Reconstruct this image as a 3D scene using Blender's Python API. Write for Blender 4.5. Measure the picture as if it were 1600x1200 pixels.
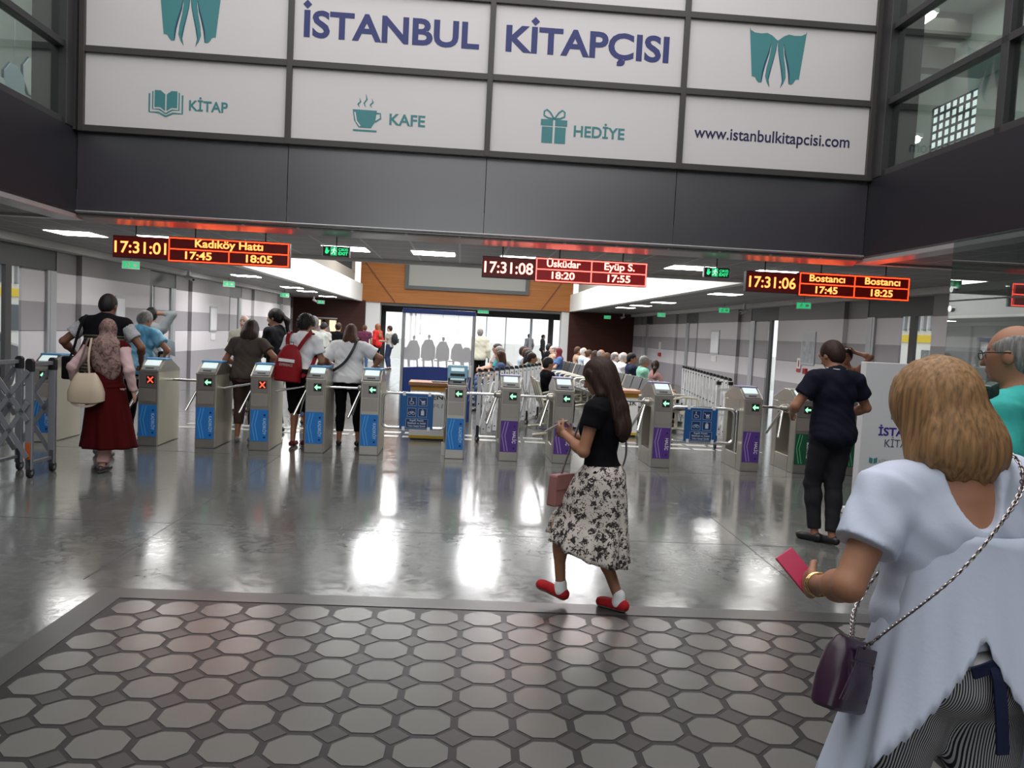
import bpy, bmesh, math, random
import numpy as np
from mathutils import Matrix, Vector
random.seed(7)
for _o in list(bpy.data.objects):
    bpy.data.objects.remove(_o, do_unlink=True)
SC = bpy.context.scene
COL = SC.collection
R = math.radians

# ------------------------------------------------------------------ camera
cam_data = bpy.data.cameras.new('camera')
cam = bpy.data.objects.new('camera', cam_data)
COL.objects.link(cam)
PITCH, YAW, ROLL, FPX = 0.0642, 0.0437, 0.0497, 1249.4
_f = Vector((math.sin(YAW) * math.cos(PITCH), math.cos(YAW) * math.cos(PITCH), -math.sin(PITCH)))
_r0 = Vector((math.cos(YAW), -math.sin(YAW), 0))
_u0 = _r0.cross(_f)
_r = _r0 * math.cos(ROLL) + _u0 * math.sin(ROLL)
_u = -_r0 * math.sin(ROLL) + _u0 * math.cos(ROLL)
cam.matrix_world = Matrix(((_r.x, _u.x, -_f.x, 0), (_r.y, _u.y, -_f.y, 0), (_r.z, _u.z, -_f.z, 1.6), (0, 0, 0, 1)))
cam_data.sensor_width = 36.0
cam_data.lens = FPX / 1600 * 36.0
cam_data.clip_start = 0.05
SC.camera = cam

# ------------------------------------------------------------------ world, exposure, large lights
SC.view_settings.view_transform = 'Standard'
SC.view_settings.look = 'None'
SC.view_settings.gamma = 1.0
SC.view_settings.use_curve_mapping = False
SC.view_settings.exposure = 0.0
world = bpy.data.worlds.new('daylight')
SC.world = world
world.use_nodes = True
world.node_tree.nodes['Background'].inputs[0].default_value = (0.97, 0.98, 1.0, 1)
world.node_tree.nodes['Background'].inputs[1].default_value = 1.5
SC.cycles.max_bounces = 8
SC.cycles.diffuse_bounces = 4
SC.cycles.glossy_bounces = 4
SC.cycles.transparent_max_bounces = 12
SC.cycles.sample_clamp_indirect = 6.0
SC.cycles.caustics_reflective = False
SC.cycles.caustics_refractive = False

HALL = R(1.33)                      # the hall is turned a little to the floor pattern
_ca, _sa = math.cos(HALL), math.sin(HALL)
HALL_LOC = Vector((9.5 * _sa, 9.5 - 9.5 * _ca, 0))
def hp(x, y, z=0.0):                # hall coordinates -> world
    return Vector((x * _ca - (y - 9.5) * _sa, x * _sa + (y - 9.5) * _ca + 9.5, z))

def area(name, loc, sx, sy, power, color=(1, 1, 1), rot=(0, 0, 0)):
    d = bpy.data.lights.new(name, 'AREA')
    d.shape = 'RECTANGLE'; d.size = sx; d.size_y = sy; d.energy = power; d.color = color
    o = bpy.data.objects.new(name, d); COL.objects.link(o)
    o.location = loc; o.rotation_euler = rot
    return o
area('atrium_fill', hp(0, 3.4, 7.9), 8.6, 11.0, 330, (1.0, 0.975, 0.96), (0, 0, HALL))  # unseen area lamp added above the void to light it
area('gallery_fill_left', hp(-6.1, 9.0, 7.0), 2.2, 9, 110, (1, 1, .97), (0, 0, HALL))  # unseen area lamps added to brighten both gallery rooms
area('gallery_fill_right', hp(6.3, 9.5, 7.0), 2.4, 9, 110, (1, 1, .97), (0, 0, HALL))
for _i, (_x, _y) in enumerate(((-2.6, 17.5), (0.2, 17.5), (3.0, 17.5), (-2.4, 23), (0.6, 23), (3.4, 23), (-2.6, 30), (0.2, 30), (3.0, 30))):
    area('hall_well_fill', hp(_x, _y, 5.15), 1.1, 1.1, 190, (1.0, 0.985, 1.0), (0, 0, HALL))  # unseen lamps added in the well for hall light and floor spots

# ------------------------------------------------------------------ materials
_MC = {}
def mat(name, col, rough=0.6, metal=0.0, emit=None, estr=1.0, noise=0.0, nscale=8.0, bump=0.0, bscale=40.0, spec=0.5, coat=0.0):
    key = (name,)
    if key in _MC: return _MC[key]
    m = bpy.data.materials.new(name); m.use_nodes = True
    nt = m.node_tree; b = nt.nodes['Principled BSDF']
    b.inputs['Base Color'].default_value = (*col, 1)
    b.inputs['Roughness'].default_value = rough
    b.inputs['Metallic'].default_value = metal
    b.inputs['Specular IOR Level'].default_value = spec
    b.inputs['Coat Weight'].default_value = coat
    if emit:
        b.inputs['Emission Color'].default_value = (*emit, 1)
        b.inputs['Emission Strength'].default_value = estr
    if noise or bump:
        tc = nt.nodes.new('ShaderNodeTexCoord')
        n = nt.nodes.new('ShaderNodeTexNoise'); n.inputs['Scale'].default_value = nscale; n.inputs['Detail'].default_value = 4
        nt.links.new(tc.outputs['Object'], n.inputs['Vector'])
        if noise:
            mx = nt.nodes.new('ShaderNodeMix'); mx.data_type = 'RGBA'
            mx.inputs[6].default_value = (*[c * (1 - noise) for c in col], 1)
            mx.inputs[7].default_value = (*[min(1, c * (1 + noise)) for c in col], 1)
            nt.links.new(n.outputs['Fac'], mx.inputs[0]); nt.links.new(mx.outputs[2], b.inputs['Base Color'])
        if bump:
            n2 = nt.nodes.new('ShaderNodeTexNoise'); n2.inputs['Scale'].default_value = bscale
            nt.links.new(tc.outputs['Object'], n2.inputs['Vector'])
            bp = nt.nodes.new('ShaderNodeBump'); bp.inputs['Strength'].default_value = bump; bp.inputs['Distance'].default_value = 0.01
            nt.links.new(n2.outputs['Fac'], bp.inputs['Height']); nt.links.new(bp.outputs['Normal'], b.inputs['Normal'])
    _MC[key] = m
    return m
def cloth(name, col, **k):
    k.setdefault('rough', 0.85); k.setdefault('noise', 0.10); k.setdefault('nscale', 30); k.setdefault('bump', 0.15); k.setdefault('bscale', 60); k.setdefault('spec', 0.2)
    return mat(name, col, **k)
def nodes_mat(name):
    m = bpy.data.materials.new(name); m.use_nodes = True
    return m, m.node_tree, m.node_tree.nodes['Principled BSDF']
def ramp_mat(name, scale, stops, rough=0.85, kind='noise', detail=3.0, stretch=(1, 1, 1), interp='LINEAR', distort=0.0):
    m, nt, b = nodes_mat(name)
    tc = nt.nodes.new('ShaderNodeTexCoord'); mp = nt.nodes.new('ShaderNodeMapping'); mp.inputs['Scale'].default_value = stretch
    nt.links.new(tc.outputs['Object'], mp.inputs['Vector'])
    if kind == 'noise':
        t = nt.nodes.new('ShaderNodeTexNoise'); t.inputs['Detail'].default_value = detail; t.inputs['Distortion'].default_value = distort; out = t.outputs['Fac']
    elif kind == 'voronoi':
        t = nt.nodes.new('ShaderNodeTexVoronoi'); out = t.outputs['Distance']
    else:
        t = nt.nodes.new('ShaderNodeTexWave'); t.bands_direction = kind; t.inputs['Distortion'].default_value = distort; out = t.outputs['Fac']
    t.inputs['Scale'].default_value = scale
    nt.links.new(mp.outputs[0], t.inputs['Vector'])
    r = nt.nodes.new('ShaderNodeValToRGB'); r.color_ramp.interpolation = interp
    el = r.color_ramp.elements
    while len(el) < len(stops): el.new(0.5)
    for e, (p, c) in zip(el, stops): e.position = p; e.color = (*c, 1)
    nt.links.new(out, r.inputs[0]); nt.links.new(r.outputs[0], b.inputs['Base Color'])
    b.inputs['Roughness'].default_value = rough; b.inputs['Specular IOR Level'].default_value = 0.25
    return m
def glass_mat(name, tint=(0.86, 0.92, 0.9), gloss=0.12, rough=0.01):
    m = bpy.data.materials.new(name); m.use_nodes = True
    nt = m.node_tree; nt.nodes.clear()
    o = nt.nodes.new('ShaderNodeOutputMaterial'); mx = nt.nodes.new('ShaderNodeMixShader')
    t = nt.nodes.new('ShaderNodeBsdfTransparent'); t.inputs[0].default_value = (*tint, 1)
    g = nt.nodes.new('ShaderNodeBsdfGlossy'); g.inputs['Roughness'].default_value = rough
    lw = nt.nodes.new('ShaderNodeLayerWeight'); lw.inputs[0].default_value = 0.5
    pw = nt.nodes.new('ShaderNodeMath'); pw.operation = 'POWER'; pw.inputs[1].default_value = 5.0
    ad = nt.nodes.new('ShaderNodeMath'); ad.operation = 'MULTIPLY_ADD'; ad.inputs[1].default_value = 0.75; ad.inputs[2].default_value = 0.02 + gloss; ad.use_clamp = True
    nt.links.new(lw.outputs['Facing'], pw.inputs[0]); nt.links.new(pw.outputs[0], ad.inputs[0]); nt.links.new(ad.outputs[0], mx.inputs[0])
    nt.links.new(t.outputs[0], mx.inputs[1]); nt.links.new(g.outputs[0], mx.inputs[2]); nt.links.new(mx.outputs[0], o.inputs[0])
    return m

M_STEEL = mat('brushed_steel', (0.50, 0.47, 0.42), 0.30, 0.85, bump=0.05, bscale=120)
M_STEELSIDE = mat('beige_steel_side', (0.58, 0.545, 0.43), 0.38, 0.40)
M_CHROME = mat('polished_tube', (0.78, 0.78, 0.78), 0.16, 1.0)
M_ALU = mat('white_aluminium', (0.82, 0.82, 0.83), 0.4, 0.1)
M_GREYALU = mat('grey_aluminium', (0.30, 0.31, 0.34), 0.42, 0.5)
M_BLACK = mat('black_plastic', (0.012, 0.012, 0.013), 0.45)
M_DARK = mat('charcoal_frame', (0.032, 0.030, 0.032), 0.45)
M_SIGN = mat('white_sign_film', (0.70, 0.66, 0.655), 0.45)
M_TEAL = mat('teal_print', (0.055, 0.235, 0.25), 0.5)
M_TEALDARK = mat('dark_teal_print', (0.01, 0.06, 0.12), 0.5)
M_NAVYPRINT = mat('navy_print', (0.022, 0.030, 0.16), 0.5)
M_DEEPBLUE = mat('blue_print', (0.006, 0.018, 0.12), 0.5)
M_WHITE = mat('white_print', (0.8, 0.8, 0.8), 0.5)
M_LAMP = mat('lamp_diffuser', (0.9, 0.9, 0.9), 0.5, emit=(1.0, 0.985, 0.95), estr=15.0)
M_HALLLAMP = mat('hall_lamp_diffuser', (0.9, 0.9, 0.9), 0.5, emit=(1.0, 0.985, 0.97), estr=46.0)
M_SCREENLIT = mat('pale_lcd', (0.6, 0.7, 0.68), 0.3, emit=(0.75, 0.9, 0.9), estr=0.55)

# ------------------------------------------------------------------ object helpers
def tag(o, label=None, cat=None, group=None, kind=None):
    if label: o['label'] = label
    if cat: o['category'] = cat
    if group: o['group'] = group
    if kind: o['kind'] = kind
    return o
def thing(name, label, cat, loc=(0, 0, 0), rz=0.0, group=None):
    o = bpy.data.objects.new(name, None); COL.objects.link(o)
    o.empty_display_size = 0.1
    o.location = loc; o.rotation_euler = (0, 0, rz)
    return tag(o, label, cat, group)
def kids(o):
    return [c for c in bpy.data.objects if c.parent == o]
def copy_tree(o, parent=None):
    c = o.copy(); COL.objects.link(c)
    if parent: c.parent = parent
    for ch in kids(o): copy_tree(ch, c)
    return c
def mesh_np(name, verts, faces, mats, parent=None, smooth=False, mi=None):
    me = bpy.data.meshes.new(name)
    me.from_pydata([tuple(v) for v in verts], [], [tuple(f) for f in faces])
    for m in (mats if isinstance(mats, (list, tuple)) else [mats]): me.materials.append(m)
    if smooth: me.polygons.foreach_set('use_smooth', [True] * len(me.polygons))
    if mi is not None: me.polygons.foreach_set('material_index', mi)
    o = bpy.data.objects.new(name, me); COL.objects.link(o)
    if parent: o.parent = parent
    return o
class MB:
    """collects boxes, bars, tubes and plates that make up ONE part"""
    def __init__(s): s.v = []; s.f = []; s.m = []; s.cur = 0
    def add(s, vs, fs):
        n = len(s.v); s.v += [tuple(v) for v in vs]; s.f += [tuple(i + n for i in f) for f in fs]; s.m += [s.cur] * len(fs); return s
    def box(s, x0, x1, y0, y1, z0, z1):
        return s.add([(x0, y0, z0), (x1, y0, z0), (x1, y1, z0), (x0, y1, z0), (x0, y0, z1), (x1, y0, z1), (x1, y1, z1), (x0, y1, z1)],
                     [(0, 3, 2, 1), (4, 5, 6, 7), (0, 1, 5, 4), (1, 2, 6, 5), (2, 3, 7, 6), (3, 0, 4, 7)])
    def bar(s, a, b, w, h, up=(0, 0, 1)):
        a = Vector(a); b = Vector(b); d = (b - a).normalized(); u = Vector(up)
        if abs(d.dot(u)) > 0.98: u = Vector((0, 1, 0))
        r = d.cross(u).normalized() * (w / 2); u = r.cross(d).normalized() * (h / 2)
        vs = [p + sx * r + sz * u for p in (a, b) for sx, sz in ((-1, -1), (1, -1), (1, 1), (-1, 1))]
        return s.add(vs, [(3, 2, 1, 0), (4, 5, 6, 7), (0, 1, 5, 4), (1, 2, 6, 5), (2, 3, 7, 6), (3, 0, 4, 7)])
    def tube(s, pts, r, n=10, cap=True, closed=False):
        pts = [Vector(p) for p in pts]; N = len(pts); rr = r if isinstance(r, (list, tuple)) else [r] * N
        rings = []; pu = None
        for i, p in enumerate(pts):
            if closed: d = (pts[(i + 1) % N] - pts[i - 1])
            else: d = pts[min(i + 1, N - 1)] - pts[max(i - 1, 0)]
            d.normalize()
            if pu is None:
                u = Vector((0, 0, 1)) if abs(d.z) < 0.9 else Vector((0, 1, 0))
            else: u = pu
            u = (u - d * u.dot(d)).normalized(); pu = u; w = d.cross(u)
            rings.append([p + rr[i] * (math.cos(2 * math.pi * k / n) * u + math.sin(2 * math.pi * k / n) * w) for k in range(n)])
        vs = [v for g in rings for v in g]; fs = []
        for i in range(N if closed else N - 1):
            j = (i + 1) % N
            for k in range(n): fs.append((i * n + k, i * n + (k + 1) % n, j * n + (k + 1) % n, j * n + k))
        if cap and not closed: fs.append(tuple(range(n - 1, -1, -1))); fs.append(tuple((N - 1) * n + k for k in range(n)))
        return s.add(vs, fs)
    def prism(s, pts, a0, a1, axis='x'):
        """2D outline pushed along an axis: axis x -> pts are (y,z); axis y -> (x,z); axis z -> (x,y)"""
        n = len(pts)
        def P(p, a): return {'x': (a, p[0], p[1]), 'y': (p[0], a, p[1]), 'z': (p[0], p[1], a)}[axis]
        vs = [P(p, a0) for p in pts] + [P(p, a1) for p in pts]
        return s.add(vs, [tuple(range(n - 1, -1, -1)), tuple(range(n, 2 * n))] + [(i, (i + 1) % n, n + (i + 1) % n, n + i) for i in range(n)])
    def ball(s, c, r, n=10):
        rx, ry, rz = r if isinstance(r, (list, tuple)) else (r, r, r); m = max(4, n // 2)
        vs = [(c[0], c[1], c[2] - rz)]; fs = []
        for i in range(1, m):
            t = math.pi * i / m
            for k in range(n): vs.append((c[0] + rx * math.sin(t) * math.cos(2 * math.pi * k / n), c[1] + ry * math.sin(t) * math.sin(2 * math.pi * k / n), c[2] - rz * math.cos(t)))
        vs.append((c[0], c[1], c[2] + rz)); L = len(vs) - 1
        for k in range(n):
            fs.append((0, 1 + (k + 1) % n, 1 + k)); fs.append((L, L - n + k, L - n + (k + 1) % n))
        for i in range(m - 2):
            for k in range(n): fs.append((1 + i * n + k, 1 + i * n + (k + 1) % n, 1 + (i + 1) * n + (k + 1) % n, 1 + (i + 1) * n + k))
        return s.add(vs, fs)
    def loft(s, rings, cap=True, closed=True):
        n = len(rings[0]); fs = []
        for i in range(len(rings) - 1):
            for k in range(n if closed else n - 1): fs.append((i * n + k, i * n + (k + 1) % n, (i + 1) * n + (k + 1) % n, (i + 1) * n + k))
        if cap: fs.append(tuple(range(n - 1, -1, -1))); fs.append(tuple((len(rings) - 1) * n + k for k in range(n)))
        return s.add([v for g in rings for v in g], fs)
    def build(s, name, mats, parent=None, smooth=False, bevel=0.0, loc=None, rz=None, kind=None):
        o = mesh_np(name, s.v, s.f, mats, parent, False, s.m)
        bm = bmesh.new(); bm.from_mesh(o.data)
        bmesh.ops.recalc_face_normals(bm, faces=bm.faces)
        bm.to_mesh(o.data); bm.free()
        if smooth: o.data.polygons.foreach_set('use_smooth', [True] * len(o.data.polygons)); o.data.set_sharp_from_angle(angle=R(42))
        if bevel:
            b = o.modifiers.new('bevel', 'BEVEL'); b.width = bevel; b.segments = 2; b.limit_method = 'ANGLE'
        if loc is not None: o.location = loc
        if rz is not None: o.rotation_euler = (0, 0, rz)
        if kind: o['kind'] = kind
        return o
def hall_obj(o, kind='structure'):
    o.location = HALL_LOC; o.rotation_euler = (0, 0, HALL)
    if kind: o['kind'] = kind
    return o

class Ink:
    """flat printed shapes in a panel's own plane: x to the right, z up, facing -y"""
    def __init__(s): s.v = []; s.f = []
    def poly(s, pts, y=0.0):
        n = len(s.v); s.v += [(p[0], y, p[1]) for p in pts]; s.f.append(tuple(range(n, n + len(pts)))); return s
    def disc(s, cx, cz, r, n=16, rz=None):
        return s.poly([(cx + r * math.cos(2 * math.pi * k / n), cz + (rz or r) * math.sin(2 * math.pi * k / n)) for k in range(n)])
    def ring(s, cx, cz, r, w, n=20, a0=0, a1=360):
        k = [R(a0 + (a1 - a0) * i / n) for i in range(n + 1)]
        return s.stroke([(cx + r * math.cos(t), cz + r * math.sin(t)) for t in k], w)
    def rect(s, x0, x1, z0, z1): return s.poly([(x0, z0), (x1, z0), (x1, z1), (x0, z1)])
    def stroke(s, pts, w):
        w2 = w if isinstance(w, (list, tuple)) else [w] * len(pts); L = []; Rr = []
        for i, p in enumerate(pts):
            a = pts[max(i - 1, 0)]; b = pts[min(i + 1, len(pts) - 1)]
            dx, dz = b[0] - a[0], b[1] - a[1]; l = math.hypot(dx, dz) or 1; nx, nz = -dz / l, dx / l
            L.append((p[0] + nx * w2[i] / 2, p[1] + nz * w2[i] / 2)); Rr.append((p[0] - nx * w2[i] / 2, p[1] - nz * w2[i] / 2))
        for i in range(len(pts) - 1): s.poly([L[i], L[i + 1], Rr[i + 1], Rr[i]])
        return s
    def frame(s, x0, x1, z0, z1, w):
        return s.rect(x0, x1, z0, z0 + w).rect(x0, x1, z1 - w, z1).rect(x0, x0 + w, z0, z1).rect(x1 - w, x1, z0, z1)
    def build(s, name, m, parent=None, loc=(0, 0, 0), thick=0.0):
        o = mesh_np(name, s.v, s.f, m, parent)
        bm = bmesh.new(); bm.from_mesh(o.data)
        for f in bm.faces:
            f.normal_update()
            if f.normal.y > 0: f.normal_flip()
        bm.to_mesh(o.data); bm.free()
        o.location = loc
        return o

_TXT = {}
def text_geo(s, bold=0.0):
    """outline of a line of writing, cap height about 0.73 at size 1, flat in x/z"""
    key = (s, bold)
    if key in _TXT: return _TXT[key]
    cu = bpy.data.curves.new('writing', 'FONT'); cu.body = s; cu.size = 1.0; cu.offset = bold; cu.resolution_u = 4; cu.fill_mode = 'FRONT'
    o = bpy.data.objects.new('writing', cu); COL.objects.link(o)
    me = bpy.data.meshes.new_from_object(o.evaluated_get(bpy.context.evaluated_depsgraph_get()))
    v = np.array([x.co[:] for x in me.vertices]).reshape(-1, 3); f = [tuple(p.vertices) for p in me.polygons]
    bpy.data.objects.remove(o, do_unlink=True); bpy.data.curves.remove(cu); bpy.data.meshes.remove(me)
    _TXT[key] = (v, f)
    return _TXT[key]
def writing(name, s, m, parent, cx, z0, height, width=None, bold=0.02, y=-0.004, rot=0.0, align='c', slant=0.0):
    """height = cap height; width squeezes the line to that width; z0 = baseline; rot turns the line (degrees)"""
    v, f = text_geo(s, bold)
    k = height / 0.70
    x = v[:, 0] * k; z = v[:, 1] * k
    if width:
        q = width / max(1e-6, x.max() - x.min()); x = x * q
    x = x + slant * z
    x = x - {'c': (x.max() + x.min()) / 2, 'l': x.min(), 'r': x.max()}[align]
    if rot:
        z = z - height / 2
        a = R(rot); x, z = x * math.cos(a) - z * math.sin(a), x * math.sin(a) + z * math.cos(a)
    vs = np.stack([x + cx, np.full_like(x, y), z + z0], 1)
    o = mesh_np(name, vs, f, m, parent)
    bm = bmesh.new(); bm.from_mesh(o.data)
    for fc in bm.faces:
        fc.normal_update()
        if fc.normal.y > 0: fc.normal_flip()
    bm.to_mesh(o.data); bm.free()
    return o
# ================================================================== THE SETTING
def floor_material():
    m, nt, b = nodes_mat('polished_concrete')
    tc = nt.nodes.new('ShaderNodeTexCoord')
    n1 = nt.nodes.new('ShaderNodeTexNoise'); n1.inputs['Scale'].default_value = 1.1; n1.inputs['Detail'].default_value = 6
    n2 = nt.nodes.new('ShaderNodeTexNoise'); n2.inputs['Scale'].default_value = 9.0; n2.inputs['Detail'].default_value = 6; n2.inputs['Distortion'].default_value = 1.5
    n3 = nt.nodes.new('ShaderNodeTexNoise'); n3.inputs['Scale'].default_value = 55.0; n3.inputs['Detail'].default_value = 2
    for n in (n1, n2, n3): nt.links.new(tc.outputs['Object'], n.inputs['Vector'])
    r = nt.nodes.new('ShaderNodeValToRGB'); e = r.color_ramp.elements
    e[0].position = 0.3; e[0].color = (0.092, 0.096, 0.090, 1); e[1].position = 0.72; e[1].color = (0.150, 0.152, 0.144, 1)
    mx = nt.nodes.new('ShaderNodeMix'); mx.inputs[0].default_value = 0.45
    nt.links.new(n1.outputs['Fac'], mx.inputs[2]); nt.links.new(n2.outputs['Fac'], mx.inputs[3])
    nt.links.new(mx.outputs[0], r.inputs[0]); nt.links.new(r.outputs[0], b.inputs['Base Color'])
    mr = nt.nodes.new('ShaderNodeMapRange'); mr.inputs[1].default_value = 0.35; mr.inputs[2].default_value = 0.7; mr.inputs[3].default_value = 0.10; mr.inputs[4].default_value = 0.19
    nt.links.new(n2.outputs['Fac'], mr.inputs[0]); nt.links.new(mr.outputs[0], b.inputs['Roughness'])
    bp = nt.nodes.new('ShaderNodeBump'); bp.inputs['Strength'].default_value = 0.05; bp.inputs['Distance'].default_value = 0.004
    nt.links.new(n3.outputs['Fac'], bp.inputs['Height']); nt.links.new(bp.outputs['Normal'], b.inputs['Normal'])
    b.inputs['Specular IOR Level'].default_value = 0.6
    return m
M_FLOOR = floor_material()
f = MB().box(-9.5, 10.5, -6.5, 41, -0.2, 0).build('floor', M_FLOOR, kind='structure')

# octagon mosaic set into the floor in front of the gates
PITCH_T, TX, TY = 0.2385, -1.8172, 4.3622
M_OCT = mat('pale_octagon_tile', (0.125, 0.120, 0.110), 0.26, noise=0.10, nscale=2.0, bump=0.03, bscale=30)
M_GROUT = mat('dark_mosaic_ground', (0.020, 0.019, 0.019), 0.38, spec=.3, noise=0.15, nscale=6)
M_DIA = mat('grey_diamond_tile', (0.046, 0.043, 0.041), 0.32, noise=0.12, nscale=3)
M_BORDER = mat('mosaic_border_stone', (0.058, 0.057, 0.056), 0.32, noise=0.15, nscale=3)
NC, NR = 23, 24
x0 = TX - 0.135; x1 = TX + (NC - 1) * PITCH_T + 0.135; y1 = TY + 0.135; y0 = TY - (NR - 1) * PITCH_T - 0.135
MB().box(x0, x1, y0, y1, -0.05, 0.0012).build('floor_mosaic_ground', M_GROUT, kind='structure')
mb = MB()
mb.box(x0 - 0.16, x0, y0 - .1, y1 + 0.16, -0.05, 0.004).box(x0, x1, y1, y1 + 0.16, -0.05, 0.004).box(x1, x1 + .16, y0 - .1, y1 + .16, -.05, .004)
mb.build('floor_mosaic_border', M_BORDER, kind='structure')
mb = MB()
for i in range(NC):
    for j in range(NR):
        cx = TX + i * PITCH_T; cy = TY - j * PITCH_T; a = PITCH_T * 0.43; t = a * 0.4142
        mb.prism([(cx - t, cy - a), (cx + t, cy - a), (cx + a, cy - t), (cx + a, cy + t), (cx + t, cy + a), (cx - t, cy + a), (cx - a, cy + t), (cx - a, cy - t)], -0.02, 0.003, 'z')
mb.build('floor_octagon_tiles', M_OCT, kind='structure')
mb = MB()
for i in range(NC - 1):
    for j in range(NR - 1):
        cx = TX + (i + .5) * PITCH_T; cy = TY - (j + .5) * PITCH_T; a = PITCH_T * 0.285
        mb.prism([(cx - a, cy), (cx, cy - a), (cx + a, cy), (cx, cy + a)], -0.02, 0.0025, 'z')
mb.build('floor_diamond_tiles', M_DIA, kind='structure')
# pale guide tiles behind the gates
M_GUIDE = mat('pale_guide_tile', (0.48, 0.47, 0.44), 0.3, noise=0.06)
mb = MB()
for yy in (11.62, 12.05):
    for k in range(24):
        xx = -4.3 + k * 0.36
        mb.box(xx, xx + 0.30, yy, yy + 0.17, -0.02, 0.003)
mb.build('floor_guide_tiles', M_GUIDE, kind='structure')
# scored joints in the concrete
M_JOINT = mat('floor_joint', (0.05, 0.052, 0.05), 0.5)
mb = MB()
for yy in (6.2, 9.55, 13.6, 17.6): mb.box(-6.8, 7.4, yy, yy + 0.006, -0.02, 0.001)
for xx in (-2.3, 2.2): mb.box(xx, xx + .006, 4.8, 36, -0.02, 0.001)
mb.build('floor_joints', M_JOINT, kind='structure')

# banded side walls
def band_material():
    m, nt, b = nodes_mat('banded_wall_cladding')
    tc = nt.nodes.new('ShaderNodeTexCoord'); sp = nt.nodes.new('ShaderNodeSeparateXYZ')
    nt.links.new(tc.outputs['Object'], sp.inputs[0])
    mr = nt.nodes.new('ShaderNodeMath'); mr.operation = 'DIVIDE'; mr.inputs[1].default_value = 2.7
    nt.links.new(sp.outputs['Z'], mr.inputs[0])
    r = nt.nodes.new('ShaderNodeValToRGB'); r.color_ramp.interpolation = 'CONSTANT'
    li, md, dk, ln = (0.64, 0.605, 0.63), (0.33, 0.31, 0.33), (0.185, 0.172, 0.170), (0.06, 0.058, 0.06)
    st = [(0, md), (.23, ln), (.74, li), (1.23, md), (1.705, li), (2.205, ln), (2.213, dk)]
    st = [(0, md), (.74, ln), (.745, li), (1.24, ln), (1.245, md), (1.71, ln), (1.715, li), (2.205, ln), (2.212, dk)]
    e = r.color_ramp.elements
    while len(e) < len(st): e.new(0.9)
    for q, (z, c) in zip(e, st): q.position = z / 2.7; q.color = (*c, 1)
    nt.links.new(mr.outputs[0], r.inputs[0]); nt.links.new(r.outputs[0], b.inputs['Base Color'])
    b.inputs['Roughness'].default_value = 0.5
    return m
M_BAND = band_material()
M_SILVER = mat('silver_door_profile', (0.42, 0.43, 0.45), 0.35, 0.6)
M_CORNICE = mat('pale_cornice', (0.55, 0.54, 0.52), 0.6)
M_GLASS = glass_mat('clear_pane', (0.95, 0.97, 0.97), 0.03)
M_GLASSGREEN = glass_mat('greenish_pane', (0.80, 0.87, 0.84), 0.07)
M_GREYPAINT = mat('grey_wall_paint', (0.23, 0.235, 0.23), 0.7)
dn = [0]
def side_wall(side, X, s, segs, recess, doors):
    """s = +1 when the hall lies at larger x than the wall"""
    mb = MB()
    def bx(xa, xb, *a): mb.box(min(xa, xb), max(xa, xb), *a)
    for a, b in segs: bx(X, X - s * 0.16, a, b - 0.012, 0, 2.7)
    for a, b in recess: bx(X - s * 0.09, X - s * 0.16, a, b - .012, 0, 2.7)
    hall_obj(mb.build('wall_' + side, M_BAND))
    mb = MB()
    a0 = min(q[0] for q in segs + doors); b0 = max(q[1] for q in segs)
    bx(X + s * 0.16, X - s * .1, a0, b0, 2.57, 2.68)
    hall_obj(mb.build('trim_1' if side == 'left' else 'trim_2', M_CORNICE))
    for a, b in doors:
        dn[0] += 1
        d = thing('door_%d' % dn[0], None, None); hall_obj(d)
        xf = X - s * 0.1
        mb = MB()
        bx(xf, xf - s * .1, a, b, 2.24, 2.7); bx(xf, xf - s * .06, a, a + .04, 0, 2.24)
        tm, tl = {11.3: (.43, .62), 12.9: (.29, .51), 19.4: (.30, .46)}.get(a, (.14, .34)); bx(xf, xf - s * .06, a + (b - a) * tm, a + (b - a) * tm + .16, 0, 2.24)
        mb.build('door_frame', M_DARK, d)
        mb = MB(); bx(xf + s * .02, xf - s * .1, b - .2, b, 0, 2.24); bx(xf + s * .015, xf - s * .05, b - .28, b - .2, 0, 2.24)
        mb.build('silver_post', M_SILVER, d, bevel=.006)
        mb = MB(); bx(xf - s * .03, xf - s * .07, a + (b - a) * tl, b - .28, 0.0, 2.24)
        mb.build('reflected_band_leaf', M_BAND, d)  # opaque leaf painted with the wall bands the door glass would reflect
        mb = MB(); bx(xf - s * .045, xf - s * .055, a + .04, a + (b - a) * tl, 0.02, 2.24)
        mb.build('door_pane', M_GLASS, d)
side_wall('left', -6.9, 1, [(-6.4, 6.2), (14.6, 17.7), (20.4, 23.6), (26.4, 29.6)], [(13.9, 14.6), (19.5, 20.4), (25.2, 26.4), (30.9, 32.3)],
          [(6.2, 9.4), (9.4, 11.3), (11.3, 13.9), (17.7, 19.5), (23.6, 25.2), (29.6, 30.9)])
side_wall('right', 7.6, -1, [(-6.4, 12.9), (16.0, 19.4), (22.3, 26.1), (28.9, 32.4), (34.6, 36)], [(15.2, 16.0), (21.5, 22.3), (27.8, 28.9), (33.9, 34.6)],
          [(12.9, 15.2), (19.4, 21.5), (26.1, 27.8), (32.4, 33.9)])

hall_obj(MB().box(-7.8, -7.65, 32.2, 36, 0, 2.7).box(-7.8, -6.99, 32.2, 32.3, 0, 2.7).build('wall_left_end', M_BAND))
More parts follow.
